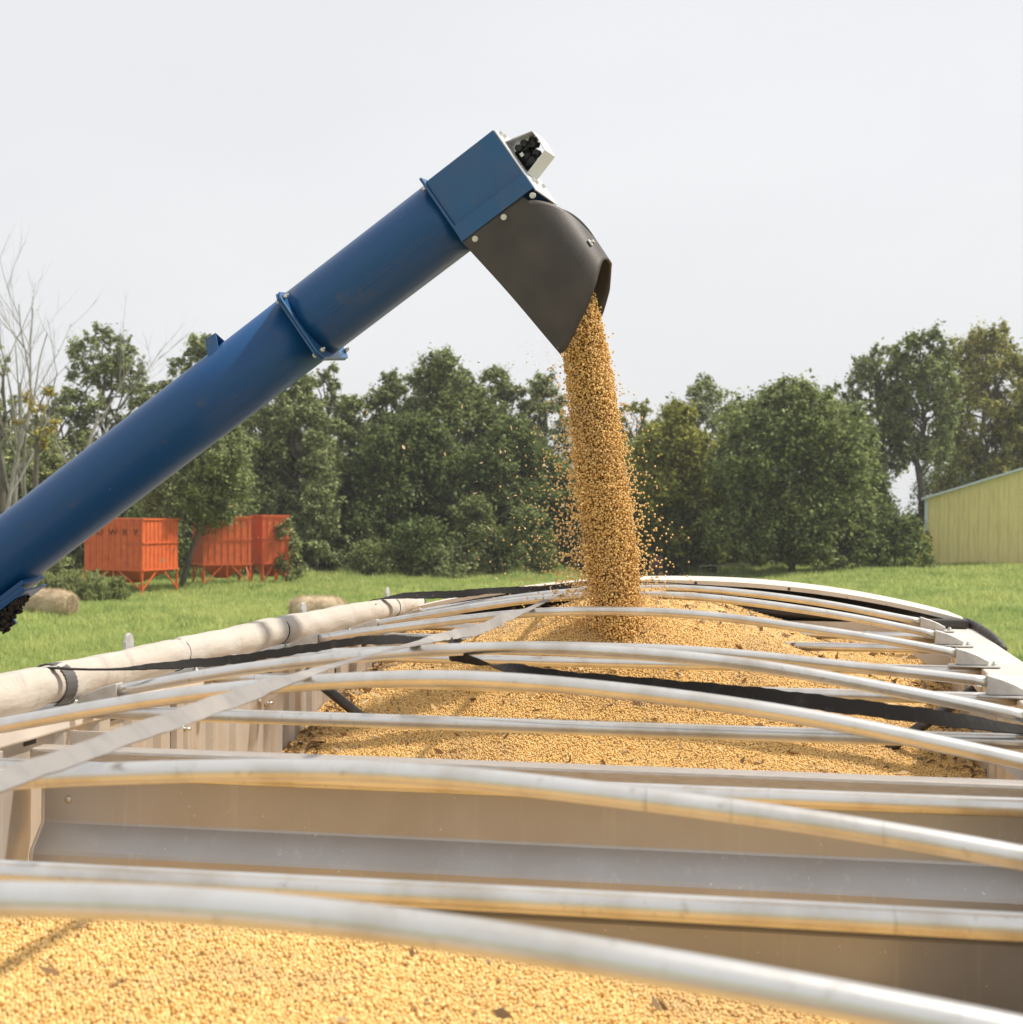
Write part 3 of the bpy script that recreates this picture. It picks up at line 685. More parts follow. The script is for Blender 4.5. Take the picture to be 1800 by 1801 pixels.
# rubber hood: a U shaped sheet round the outlet
def hood_pt(q):                     # q: -1 near back edge .. 0 outermost .. 1 far back edge
    s_ = 1 if q > 0 else -1; a = abs(q); HW = WB+.0045
    if a > .45:
        f = (a-.45)/.55; return (.185-f*.185, s_*HW, f)
    th_ = a/.45*math.pi/2; p_ = 2/2.9
    return (.185+.180*math.cos(th_)**p_, s_*HW*math.sin(th_)**p_, 0)
def hood_top(q):
    t_, w_, f_ = hood_pt(q)
    return .125 if t_ < .27 else max(.125, .395-.25*(abs(w_)/.16)**1.4)
def hood_bot(q):
    t_ = hood_pt(q)[0]; return np.interp(t_, [-.02, .05, .123, .218, .295, .333, .352, .372], [.682, .674, .646, .602, .545, .505, .486, .476])+(.012 if q > 0 else 0)
qs = np.linspace(-1, 1, 121); nn_ = 20; V = []
for q in qs:
    t_, w_, f_ = hood_pt(q); a, b_ = hood_top(q), hood_bot(q)
    for k in range(nn_+1):
        n_ = a+(b_-a)*k/nn_
        ww = w_; tt_ = t_+f_*(-.011+.1175*(n_-.155))+.004*math.sin(q*7+n_*6)
        V.append(AP(tt_, n_, ww+.003*math.sin(n_*14+q*4)))
F = [(i*(nn_+1)+k, (i+1)*(nn_+1)+k, (i+1)*(nn_+1)+k+1, i*(nn_+1)+k+1) for i in range(120) for k in range(nn_)]
ho = add('rubber_spout', V, F, M['rubber'], au, True, 'black rubber hood bent round the outlet')
sm_ = ho.modifiers.new('solid', 'SOLIDIFY'); sm_.thickness = .008; sm_.offset = 0
hb2 = MB()
t_, w_, _f = hood_pt(-.13)
hb2.box((t_+.004, .395, w_-.020), (t_+.010, .420, w_+.022), AP)
hbb = hb2.build('joint_clip', M['galv_and_glare'], ho, bevel=.002)
hb3 = MB()
for d in (-.010, .010): hb3.cyl(AP(t_+.010, .408, w_+d), AP(t_+.020, .408, w_+d), .006, 8)
split(hb3, 'clip_bolt', M['steel'], ho)
# bent guard over the drive motor
gpf = [(T1+.007, -.069), (.416, -.040), (.419, -.007), (.415, .044), (T1+.007, .072)]
gd = MB(); V = []
for w_ in (-.112, .075): V += [AP(a, b_, w_) for a, b_ in gpf]
gd.raw(V, [(i, i+1, 5+i+1, 5+i) for i in range(4)])
go_ = gd.build('motor_guard', M['galv_and_glare'], au, 'bent sheet metal guard, open at both sides')
sm_ = go_.modifiers.new('solid', 'SOLIDIFY'); sm_.thickness = .003; sm_.offset = 0
mo = MB(); AP0 = AP; AP = lambda a, b_, c: AP0(a, b_+.016, c)
mo.cyl(AP(T1+.007, -.012, -.015), AP(T1+.055, -.012, -.015), .042, 20)
mo.cyl(AP(T1+.055, -.012, -.015), AP(T1+.075, -.012, -.015), .026, 14)
mo.tube([AP(T1+.03, -.035, -.06), AP(T1+.05, -.030, -.06), AP(T1+.075, -.042, -.05), AP(T1+.092, -.018, -.03)], .011, 10)
for a, b_, c in ((.03, -.045, -.07), (.055, -.048, -.065), (.078, -.03, -.05), (.07, .005, -.05), (.045, .022, -.07), (.085, -.045, -.04)):
    mo.cyl(AP(T1+a, b_, c-.015), AP(T1+a+.004, b_+.003, c+.02), .0135, 6)
mo.tube([AP(T1+.02, .03, -.07), AP(T1+.04, .018, -.075), AP(T1+.06, .012, -.06)], .012, 10)
mo.build('drive_motor', M['black'], au); 
mb_ = MB(); mb_.box((T1+.022, -.022, -.094), (T1+.035, -.008, -.085), AP); mb_.build('motor_bolt', M['steel'], au); AP = AP0
# folded tab on top of the tube
tb = MB(); t0 = -1.055
B = AP
tp = [AP(-1.105, -.091, -.085), AP(-1.049, -.091, -.085), AP(-1.019, -.182, -.055), AP(-1.069, -.186, -.055)]
tq = [AP(-1.077, -.140, .012), AP(-1.027, -.140, .012), AP(-1.019, -.182, -.055), AP(-1.069, -.186, -.055)]
tb.prism(tp, aW*.005); tb.prism(tq, aN*.004+aW*.003); tb.build('hose_tab', M['blue_dust'], au, bevel=.001)
# saddle clamp and oily chaff low on the tube
ct = -2.33
cl = MB(); cl.box((ct-.20, RA-.010, -.10), (ct+.07, RA+.010, .06), AP); cl.box((ct-.20, RA+.010, -.105), (ct+.055, RA+.030, -.095), AP)
cl.box((ct-.21, RA+.030, -.11), (ct+.06, RA+.038, .06), AP); cl.box((ct-.16, RA+.038, -.11), (ct-.145, RA+.09, .06), AP); cl.build('saddle_clamp', M['blue'], au, bevel=.003)
gk = MB()
for k in range(420):
    f = random.random(); gk.ball(AP(ct-.17+.17*f, RA+.042+random.random()**1.5*(.060*(1-f)+.010), random.uniform(-.10, .0)), random.uniform(.003, .009), n=4, jit=.5)
gk.build('oily_chaff', M['gunk'], au)
hg = MB(); hg.tube([AP(ct-.7, RA+.06, -.03), AP(ct-.4, RA+.05, -.04), AP(ct-.12, RA+.058, -.06)], .02, 10); hg.build('hydraulic_hose', M['rubber'], au)

# ------------------------------------------------------------------ meadow grass
ng_ = 330000
Dg = 40+100*rng.random(ng_)**1.35; ug = rng.uniform(-70, 1870, ng_)
cx = (ug-900)/FPX
gx_ = CAM[0]+Dg*(FW[0]+_R[0]*cx); gy_ = CAM[1]+Dg*(FW[1]+_R[1]*cx)
# tufts: neighbours pulled together, height changing in patches
patch = .5+.5*fbm(gx_, gy_, .22, 3); patch2 = .5+.5*fbm(gx_, gy_, .9, 8)
hgt = (.10+.20*np.clip(patch, 0, 1)+.26*np.clip(patch2, 0, 1)**2)*rng.uniform(.5, 1.25, ng_)
base = np.c_[gx_, gy_, terrain(gx_, gy_)-.02]
a_ = rng.uniform(0, 2*math.pi, ng_); wv = (.010+.00025*Dg)[:, None]*np.c_[np.cos(a_), np.sin(a_), np.zeros(ng_)]*1.4
lean = rng.normal(0, .35, (ng_, 2))*hgt[:, None]
tip = base+np.c_[lean, hgt]
Vg = np.stack([base-wv, base+wv, tip], 1).reshape(-1, 3)
nk = 42000; Dk = rng.uniform(108, 125, nk); uk = rng.uniform(-70, 1620, nk); kx = (uk-900)/FPX     # rank growth at the wood's foot
kk = .5+.5*np.sin(uk*.021)+.4*np.sin(uk*.083+1); hk = (.25+.75*np.clip(kk, 0, 1))*rng.uniform(.35, 1.1, nk)*sstep(107, 117, Dk)
bx_ = CAM[0]+Dk*(FW[0]+_R[0]*kx); by_ = CAM[1]+Dk*(FW[1]+_R[1]*kx); bk_ = np.c_[bx_, by_, terrain(bx_, by_)-.02]; ak = rng.uniform(0, 2*math.pi, nk)
wk = .055*np.c_[np.cos(ak), np.sin(ak), np.zeros(nk)]; tk = bk_+np.c_[rng.normal(0, .3, (nk, 2))*hk[:, None], hk]
Vg = np.vstack([Vg, np.stack([bk_-wk, bk_+wk, tk], 1).reshape(-1, 3)])
go2 = quads_obj('meadow_grass', Vg, 3, M['grass']); tag(go2, 'green meadow grass between the trailer and the trees', 'grass', kind='stuff')

# ------------------------------------------------------------------ trees
def leaf_cloud(cent, rad, nl, size, up=.75):
    """cent (K,3), rad (K,) clusters; nl leaves in each, diamond shaped."""
    K_ = len(cent); n = K_*nl
    c = np.repeat(cent, nl, 0); r_ = np.repeat(rad, nl)
    d = rng.normal(0, 1, (n, 3)); d /= np.linalg.norm(d, axis=1)[:, None]
    ax = rng.normal(0, 1, (K_, 3)); ax[:, 2] = ax[:, 2]*.8+.5; ax /= np.linalg.norm(ax, axis=1)[:, None]; ax = np.repeat(ax, nl, 0)
    g_ = d*(np.abs(rng.normal(.45, .42, n)))[:, None]; al = np.sum(g_*ax, 1)[:, None]
    P = c+(g_*.80+ax*al*.75)*r_[:, None]
    nrm = d*.5+rng.normal(0, .5, (n, 3)); nrm[:, 2] += up; nrm /= np.linalg.norm(nrm, axis=1)[:, None]
    t1 = np.cross(nrm, rng.normal(0, 1, (n, 3))); t1 /= np.linalg.norm(t1, axis=1)[:, None]; t2 = np.cross(nrm, t1)
    s_ = (size*rng.uniform(.6, 1.35, n))[:, None]
    return np.stack([P-t1*s_, P+t2*s_*.55, P+t1*s_, P-t2*s_*.55], 1).reshape(-1, 3)

def limb(mb, p, q, r0_, r1_, n=7, sag=.08):
    p = np.asarray(p, float); q = np.asarray(q, float); L_ = np.linalg.norm(q-p)
    j = rng.normal(0, L_*sag, (5, 3)); j[0] = 0; j[-1] = 0
    P = [p+(q-p)*t+j[k] for k, t in enumerate(np.linspace(0, 1, 5))]
    mb.tube(P, np.linspace(r0_, r1_, 5), n, cap=False)

def tree(name, label, u, D, vtop, halfpx, leaf, kind='round', cover=.12, nl=46, dens=1.0, size=.17, group='trees along the far edge of the meadow', lobes=None, cat='tree', bark='bark', lean=0.0):
    g0 = ground_at(u, D); top = float(W(u, vtop, D)[2]); H = top-g0[2]; R = halfpx/FPX*D
    root = empty(name, g0); tag(root, label, cat, group)
    mb = MB(); cb = g0[2]+H*cover
    trunk_top = g0+np.array([lean*H, 0, H*.86]); fork = g0+np.array([lean*H*.3, 0, H*max(.10, cover*.85)])
    r0_ = max(.10, H*.017)
    mb.tube([g0-np.array([0, 0, .2]), g0+(fork-g0)*.5+rng.normal(0, .05, 3), fork], [r0_*1.25, r0_, r0_*.9], 9, cap=False)
    limb(mb, fork, trunk_top, r0_*.88, r0_*.18, 8, .03)
    # lobes of foliage inside the crown's envelope
    nL = lobes or {'round': 30, 'tall': 22, 'open': 30, 'bush': 10}[kind]
    cc = []; cr_ = []
    for k in range(nL):
        f = (k+.5)/nL; f = min(.99, f+rng.normal(0, .03))
        z = cb+(top-cb)*(.10+.84*f)
        if kind == 'tall': env = (math.sin(math.pi*min(1, .22+.78*f))**.6)*1.0
        elif kind == 'open': env = math.sin(math.pi*(.15+.75*f))**.7
        elif kind == 'bush': env = math.sqrt(max(.05, 1-f*f))
        else: env = math.sqrt(max(.04, 1-((f-.38)/.63)**2))
        lr = R*{'round': .40, 'tall': .42, 'open': .34, 'bush': .46}[kind]*rng.uniform(.60, 1.15)*(1 if f < .85 else .75)
        a = k*2.39996+rng.normal(0, .35); rr_ = max(0, R*env-lr*.85)*rng.uniform(.7, 1.08)
        cc.append((g0[0]+lean*H*f+rr_*math.cos(a), g0[1]+rr_*math.sin(a), min(z, top-lr*.62))); cr_.append(lr)
    cc = np.array(cc); cr_ = np.array(cr_)
    ctrs = []; rads = []
    for c, r_ in zip(cc, cr_):
        nc = int(dens*max(6, 13*(r_/1.0)**1.7))
        nc = min(nc, int(75*dens))
        d = rng.normal(0, 1, (nc, 3)); d[:, 2] = d[:, 2]*.9+.15; d /= np.linalg.norm(d, axis=1)[:, None]
        q = c+d*(r_*rng.uniform(.50, 1.12, nc))[:, None]*np.array([1, 1, .82]); q[:, 2] = np.maximum(q[:, 2], g0[2]+.3)
        ctrs.append(q); rads.append(rng.uniform(.10, .34, nc)*min(r_, 3.0)+.22)
        s0 = fork+(trunk_top-fork)*np.clip((c[2]-fork[2])/(trunk_top[2]-fork[2]+1e-6)*.8-.08, 0, .95)
        limb(mb, s0, c, r0_*.34, r0_*.13, 6)
        for q_ in q[:5 if kind != 'open' else 9]: limb(mb, c, q_, r0_*.12, r0_*.03, 4)
    ctrs = np.vstack(ctrs); rads = np.concatenate(rads)
    mb.build('trunk', M[bark], root)
    Vl = leaf_cloud(ctrs, rads, nl, size)
    quads_obj('crown', Vl, 4, LEAF[leaf], root)
    return root

def dead(name, label, u, D, vtop, halfpx, leanx=0.1, seed=1, group='bare trees at the left'):
    g0 = ground_at(u, D); top = float(W(u, vtop, D)[2]); H = top-g0[2]; root = empty(name, g0); tag(root, label, 'tree', group)
    rs = random.Random(seed); mb = MB()
    def grow(p, d, L_, r_, lev):
        P = [p]; q = p.copy(); dd = d.copy()
        for k in range(5):
            dd = dd+np.array([rs.gauss(0, .07), rs.gauss(0, .07), .03]); dd /= np.linalg.norm(dd); q = q+dd*L_/5; P.append(q.copy())
        mb.tube(P, np.linspace(r_, r_*.45, 6), 6 if lev < 2 else 4, cap=False)
        if lev < 4:
            for k in range(rs.choice([2, 3, 3]) + (1 if lev == 0 else 0)):
                f = rs.uniform(.35, 1.0); i = min(4, int(f*5)); base_ = P[i]+(P[i+1]-P[i])*(f*5-i if i < 5 else 1)
                a = rs.uniform(0, 6.28); sp = rs.uniform(.25, .62); nd = dd*(1-sp*.4)+np.array([math.cos(a)*sp, math.sin(a)*sp, .12]); nd /= np.linalg.norm(nd)
                grow(base_, nd, L_*rs.uniform(.42, .68), r_*rs.uniform(.35, .5), lev+1)
    d0 = np.array([_R[0]*leanx, _R[1]*leanx, 1.0]); d0 /= np.linalg.norm(d0)
    grow(g0-np.array([0, 0, .2]), d0, H*.62, H*.0085, 0)
    mb.build('trunk', M['palebark'], root); return root

# back row first (they close the gaps), then the front row; u, depth, top row, half width are read off the photograph
T = [
 ('broadleaf_tree', 'grey-green tree with open crown left of the auger, behind the bare trees', 185, 128, 560, 92, 'grey', 'open', .22, 40, .9),
 ('broadleaf_tree', 'small green tree just above the auger tube at the left', 262, 138, 668, 62, 'mid', 'round', .15, 40, 1),
 ('broadleaf_tree', 'feathery tree top poking over the auger beside the folded tab', 350, 128, 578, 82, 'grey', 'round', .15, 46, 1),
 ('broadleaf_tree', 'leaning tree top just right of the bolted joint under the auger', 575, 140, 632, 42, 'grey', 'open', .3, 40, 1),
 ('broadleaf_tree', 'yellow-green pointed tree left of the centre trees', 682, 136, 640, 72, 'mid', 'round', .10, 46, 1),
 ('broadleaf_tree', 'tallest rounded tree in the middle of the wood', 778, 130, 618, 104, 'mid', 'round', .10, 52, 1),
 ('broadleaf_tree', 'green tree right of the tallest middle one', 872, 134, 638, 78, 'mid', 'round', .10, 46, 1),
 ('broadleaf_tree', 'dark tree directly left of the falling beans', 955, 138, 652, 74, 'mid', 'round', .10, 46, 1),
 ('broadleaf_tree', 'thin tree top showing directly right of the falling beans', 1120, 140, 690, 70, 'olive', 'open', .12, 44, 1),
 ('broadleaf_tree', 'dark spiky tree top with twigs between the stream and the round tree', 1225, 145, 652, 82, 'grey', 'open', .15, 36, .9),
 ('broadleaf_tree', 'slim dark tree top behind the right shoulder of the round tree', 1455, 145, 664, 62, 'mid', 'open', .15, 40, 1),
 ('tall_tree', 'tall tree with branch reaching left, standing above the round tree', 1548, 138, 590, 78, 'grey', 'open', .32, 42, 1),
 ('tall_tree', 'tallest slim tree with bare lower trunk left of the yellow shed', 1622, 134, 566, 78, 'mid', 'open', .34, 44, 1),
 ('tall_tree', 'tall yellowing tree rising behind the yellow shed', 1735, 150, 552, 98, 'yellow', 'round', .14, 50, 1),
 ('tall_tree', 'green tree at the right edge, behind the shed roof', 1850, 152, 590, 110, 'olive', 'round', .12, 50, 1),
 ('broadleaf_tree', 'dark green tree under the auger, right of the orange bins', 520, 122, 655, 98, 'grey', 'round', .06, 54, 1),
 ('broadleaf_tree', 'dark tree filling the wood below the tallest middle one', 720, 124, 730, 110, 'dark', 'round', .04, 54, 1),
 ('broadleaf_tree', 'wide dark tree behind the drifting chaff', 890, 124, 740, 105, 'dark', 'round', .04, 54, 1),
 ('broadleaf_tree', 'yellow-green bushy tree right of the falling beans', 1195, 120, 716, 104, 'olive', 'round', .03, 56, 1),
 ('broadleaf_tree', 'broad round green tree, the largest right of the falling beans', 1395, 114, 672, 156, 'mid', 'round', .06, 60, 1.0),
 ('broadleaf_tree', 'dusty tree behind the left bare trees, low and wide', 60, 118, 760, 105, 'weed', 'round', .05, 46, 1),
 ('broadleaf_tree', 'grey-green tree hidden behind the auger at the left', 250, 116, 745, 100, 'grey', 'round', .05, 46, 1),
 ('broadleaf_tree', 'rounded tree filling the gap between the leaning top and the pointed tree', 622, 130, 688, 72, 'mid', 'round', .06, 52, 1),
 ('broadleaf_tree', 'low rounded top left of the broad round tree', 1308, 132, 694, 66, 'olive', 'round', .06, 50, 1),
 ('broadleaf_tree', 'shaded tree below the two tall slim trees', 1512, 130, 738, 60, 'dark', 'round', .05, 52, 1),
 ('broadleaf_tree', 'pale tree crown behind the golden leaves', 100, 124, 672, 70, 'weed', 'open', .12, 40, .9),
 ('broadleaf_tree', 'pale tree at the left edge behind the bare trunks', 8, 124, 690, 70, 'weed', 'open', .10, 40, .9),
 ('broadleaf_tree', 'grey-green tree directly under the auger, left of the leaning top', 458, 126, 640, 90, 'grey', 'round', .06, 54, 1),
]
for (nm, lb, u, D, vt, hp2, lf, kd, cv, nl, dn) in T:
    tree(nm, lb, u, D, vt, hp2, lf, kd, cv, nl, dn)
tree('willow_tree', 'grey-green willow hanging over the front of the orange bins', 318, 95, 745, 96, 'grey', 'round', .34, 60, 1.2, size=.11, group=None, lobes=34, lean=.30)
tree('golden_tree', 'small tree with golden yellow leaves among the bare trunks', 62, 100, 668, 42, 'gold', 'open', .62, 34, .8, size=.11, group=None, lobes=9)
tree('pale_tree', 'pale leafy sprays at the left edge of the picture', 4, 104, 590, 34, 'weed', 'open', .55, 26, .7, size=.11, group=None, lobes=8)
# bushes along the foot of the wood
BU = [(560, 118, 850, 60, 'grey', 'grey-green bush at the wood edge right of the orange bins'), (640, 120, 880, 62, 'dark', 'dark bush below the yellow-green pointed tree'),
      (740, 116, 905, 66, 'dark', 'low dark bush at the middle of the wood edge'), (835, 118, 870, 62, 'mid', 'green bush behind the thickest drifting chaff'), (925, 116, 890, 60, 'mid', 'bright green bush just left of the falling beans'),
      (1010, 122, 850, 62, 'dark', 'bush behind the falling beans'), (1110, 124, 870, 62, 'dark', 'dark bush right behind the lower stream of beans'), (1200, 118, 885, 60, 'dark', 'shady bush left of the pipe gate'),
      (1290, 124, 880, 70, 'dark', 'shady bush behind the pipe gate'), (1440, 110, 900, 55, 'mid', 'low bush under the round tree near its trunk'), (1510, 112, 900, 60, 'dark', 'brownish bush at the right foot of the round tree'),
      (1575, 114, 905, 62, 'dark', 'dark bush left of the shed corner'), (1615, 120, 930, 30, 'olive', 'small yellow-green bush touching the shed corner'), (660, 117, 962, 85, 'mid', 'lowest green scrub at the wood edge left of centre'),
      (780, 117, 960, 95, 'grey', 'pale weeds at the wood edge behind the far strap'), (500, 100, 905, 38, 'grey', 'grey bush touching the right orange bin'), (1700, 165, 800, 120, 'dark', 'dark bush mass behind the yellow shed'),
      (60, 108, 900, 70, 'weed', 'pale scrub behind the left hay bale'), (270, 112, 880, 80, 'dark', 'dark bush between the orange bins'), (420, 112, 860, 80, 'dark', 'dark bush behind the right orange bins'), (140, 116, 880, 70, 'grey', 'grey bush behind the lettered orange bin')]
for (u, D, vt, hp2, lf, lb) in BU:
    tree('bush', lb, u, D, vt, hp2, lf, 'bush', .02, 46, 1.1, size=.14, group='bushes at the foot of the wood', cat='bush')
for (u, D, vt, hp2, lb) in ((85, 84, 1005, 22, 'leafy weeds just right of the auger clamp, behind the left bale'), (125, 84, 998, 24, 'tall weeds left of the lettered orange bin'), (165, 84, 1000, 24, 'tall weeds in front of the lettered orange bin'), (208, 85, 1012, 16, 'small weed clump before the lettered bin corner')):
    g0 = ground_at(u, D); Hh = float(W(u, vt, D)[2])-g0[2]; rw = hp2/FPX*D; root = empty('weed_clump', g0); tag(root, lb, 'weeds', 'weeds before the orange bin')
    ns = 130; bx = g0+np.c_[rng.normal(0, rw*.5, ns), rng.normal(0, rw*.5, ns), np.zeros(ns)]; hh = Hh*rng.uniform(.45, 1.0, ns)*np.exp(-np.hypot(bx[:, 0]-g0[0], bx[:, 1]-g0[1])**2/(2*(rw*.9)**2))
    tp_ = bx+np.c_[rng.normal(0, .16, (ns, 2))*hh[:, None], hh]
    nlf = 60; f = rng.random((ns, nlf))**.7; c = bx[:, None]+(tp_-bx)[:, None]*f[..., None]; c = c.reshape(-1, 3)
    d = rng.normal(0, 1, c.shape); d[:, 2] = np.abs(d[:, 2])+.6; d /= np.linalg.norm(d, axis=1)[:, None]; e = np.cross(d, rng.normal(0, 1, c.shape)); e /= np.linalg.norm(e, axis=1)[:, None]
    l = rng.uniform(.10, .24, len(c))[:, None]
    quads_obj('foliage', np.stack([c, c+d*l*.5+e*.028, c+d*l, c+d*l*.5-e*.028], 1).reshape(-1, 3), 4, LEAF['weed'], root)
    sx_ = np.array([.02, 0, 0]); quads_obj('stems', np.stack([bx-sx_, bx+sx_, tp_], 1).reshape(-1, 3), 3, LEAF['weed'], root)['kind'] = 'stuff'
for k, (u, vt, ln_, sdd, lb) in enumerate(((-12, 455, .16, 3, 'bare tree at the very left edge, leaning right'), (12, 448, .15, 11, 'tallest bare dead tree leaning right at the left edge'), (40, 520, .18, 5, 'thin bare tree beside the golden leaves'), (66, 500, .16, 8, 'bare tree leaning right before the open grey-green crown'))):
    dead('dead_tree', lb, u, 100+3*k, vt, 40, ln_, sdd)

# the far wood closing the view under and between the crowns
nW = 9000; uW = rng.uniform(-120, 1640, nW); DW = rng.uniform(124, 142, nW)
topW = np.interp(uW, [-120, 200, 500, 900, 1300, 1500, 1560, 1640, 1700], [860, 840, 800, 790, 830, 860, 900, 905, 880])
vW = 1000-(1000-topW+25*np.sin(uW*.03)+18*np.sin(uW*.11))*rng.random(nW)**.8
cW = np.array([W(a, b_, c) for a, b_, c in zip(uW, vW, DW)]); cW[:, 2] = np.maximum(cW[:, 2], terrain(cW[:, 0], cW[:, 1])+.2)
fw_ = quads_obj('far_wood', leaf_cloud(cW, rng.uniform(.5, 1.2, nW), 30, .22), 4, LEAF['dark']); tag(fw_, 'dark far wood seen between the trunks at the back of the meadow', 'wood', kind='stuff')

# ------------------------------------------------------------------ orange bins
def seed_bin(u, D, ex, ey, wx, wy, zt, zl, label, letters=False, name='seed_bin'):
    g0 = ground_at(u, D); ex = np.array([*ex, 0.0]); ex /= np.linalg.norm(ex); ey = np.array([*ey, 0.0]); ey /= np.linalg.norm(ey)
    B = lambda a, b_, c: g0+ex*a+ey*b_+np.array([0, 0, c])
    root = empty(name, g0); tag(root, label, 'grain bin', 'orange bins on legs under the trees')
    bd = MB(); bd.box((0, 0, zl), (wx, wy, zt), B)
    for a in np.arange(.35, wx-.1, .42): bd.box((a, -.035, zl+.05), (a+.05, 0, zt-.12), B)
    for b_ in np.arange(.35, wy-.1, .42): bd.box((wx, b_, zl+.05), (wx+.035, b_+.05, zt-.12), B); bd.box((-.035, b_, zl+.05), (0, b_+.05, zt-.12), B)
    bo = bd.build('bin_body', M['bin'], root)
    hoop = MB()
    for z in (zl-.06, (zl+zt)/2+.02, zt-.1):
        hoop.box((-.06, -.06, z), (wx+.06, 0-.036, z+.10), B); hoop.box((wx+.036, -.036, z), (wx+.08, wy+.06, z+.10), B); hoop.box((-.08, -.036, z), (-.036, wy+.06, z+.10), B)
    split(hoop, 'rim', M['bin'], root, 3)
    hpv = MB(); V = [B(*q) for q in ((.05, .05, zl), (wx-.05, .05, zl), (wx-.05, wy-.05, zl), (.05, wy-.05, zl), (wx*.4, wy*.4, .45), (wx*.6, wy*.4, .45), (wx*.6, wy*.6, .45), (wx*.4, wy*.6, .45))]
    hpv.raw(V, [(0, 1, 5, 4), (1, 2, 6, 5), (2, 3, 7, 6), (3, 0, 4, 7), (4, 5, 6, 7)]); hpv.build('hopper', M['bin'], root)
    for a in (0, wx):
        for b_ in (0, wy):
            lg = MB(); lg.bar(B(a+(.05 if a == 0 else -.05), b_+(.05 if b_ == 0 else -.05), -.3), B(a+(.05 if a == 0 else -.05), b_+(.05 if b_ == 0 else -.05), zl), .11, .11); lg.build('leg', M['bin'], root)
    bs = MB()
    for a0, a1 in ((.1, wx*.42), (wx-.1, wx*.58)):
        bs.bar(B(a0, 0.02, .15), B(a1, 0.02, zl-.05), .07, .07)
        bs.bar(B(wx*.5, .02, 0.1), B(wx*.5, .02, zl-.05), .07, .07) if a0 < 1 else None
    for b0, b1 in ((.1, wy*.42), (wy-.1, wy*.58)):
        for aa in (.02, wx-.02): bs.bar(B(aa, b0, .15), B(aa, b1, zl-.05), .07, .07)
    split(bs, 'leg_brace', M['bin'], root)
    if letters:
        cu = bpy.data.curves.new('lettering', 'FONT'); cu.body = 'LOWRY'; cu.size = .52; cu.space_character = 2.15; cu.extrude = .006; cu.align_x = 'LEFT'
        to = bpy.data.objects.new('tmp', cu); C.objects.link(to); bpy.context.view_layer.update()
        me = bpy.data.meshes.new_from_object(to.evaluated_get(bpy.context.evaluated_depsgraph_get())); bpy.data.objects.remove(to)
        co = np.zeros(len(me.vertices)*3); me.vertices.foreach_get('co', co); co = co.reshape(-1, 3)
        wid = co[:, 0].max(); co[:, 0] *= (wx-.45)/wid
        P = np.array([B(.18+c[0], -.045-c[2], zt-.98+c[1]) for c in co])-g0
        me.vertices.foreach_set('co', P.ravel()); me.materials.clear(); me.materials.append(M['lettering']); me.update()
        lo_ = bpy.data.objects.new('lettering', me); C.objects.link(lo_); lo_.parent = root
    return root
def dirs(az):       # unit vectors of a box turned by az (radians) against the view direction
    f = np.array([FW[0], FW[1]]); r_ = np.array([_R[0], _R[1]])
    return (r_*math.cos(az)+f*math.sin(az)), (-r_*math.sin(az)+f*math.cos(az))
# lettered bin: its near corner at u=252; letters on the left (shaded) face
e1, e2 = dirs(-math.radians(20))
c0 = ground_at(252, 89)-np.array([*e1, 0])*3.95
def bin_from(px, D, *a, **k): return seed_bin(px, D, *a, **k)
def u_of(p):
    d = p-CAM; return 900+FPX*(d@RT)/(d@FW), d@FW
uu, dd_ = u_of(c0)
seed_bin(uu, dd_, e1, e2, 3.95, 3.75, 4.25, 1.28, 'big orange bin with faded dark lettering on its shaded side, partly behind the auger', True)
for (pu, pD, w1, w2, zt, lb) in ((358, 96, 3.05, 2.6, 4.35, 'orange bin half hidden behind the hanging willow'), (462, 99, 1.75, 2.6, 4.45, 'rightmost orange bin, narrow, sunlit side showing')):
    f1, f2 = dirs(math.radians(26)); seed_bin(pu, pD, f1, f2, w1, w2, zt, 1.35, lb)

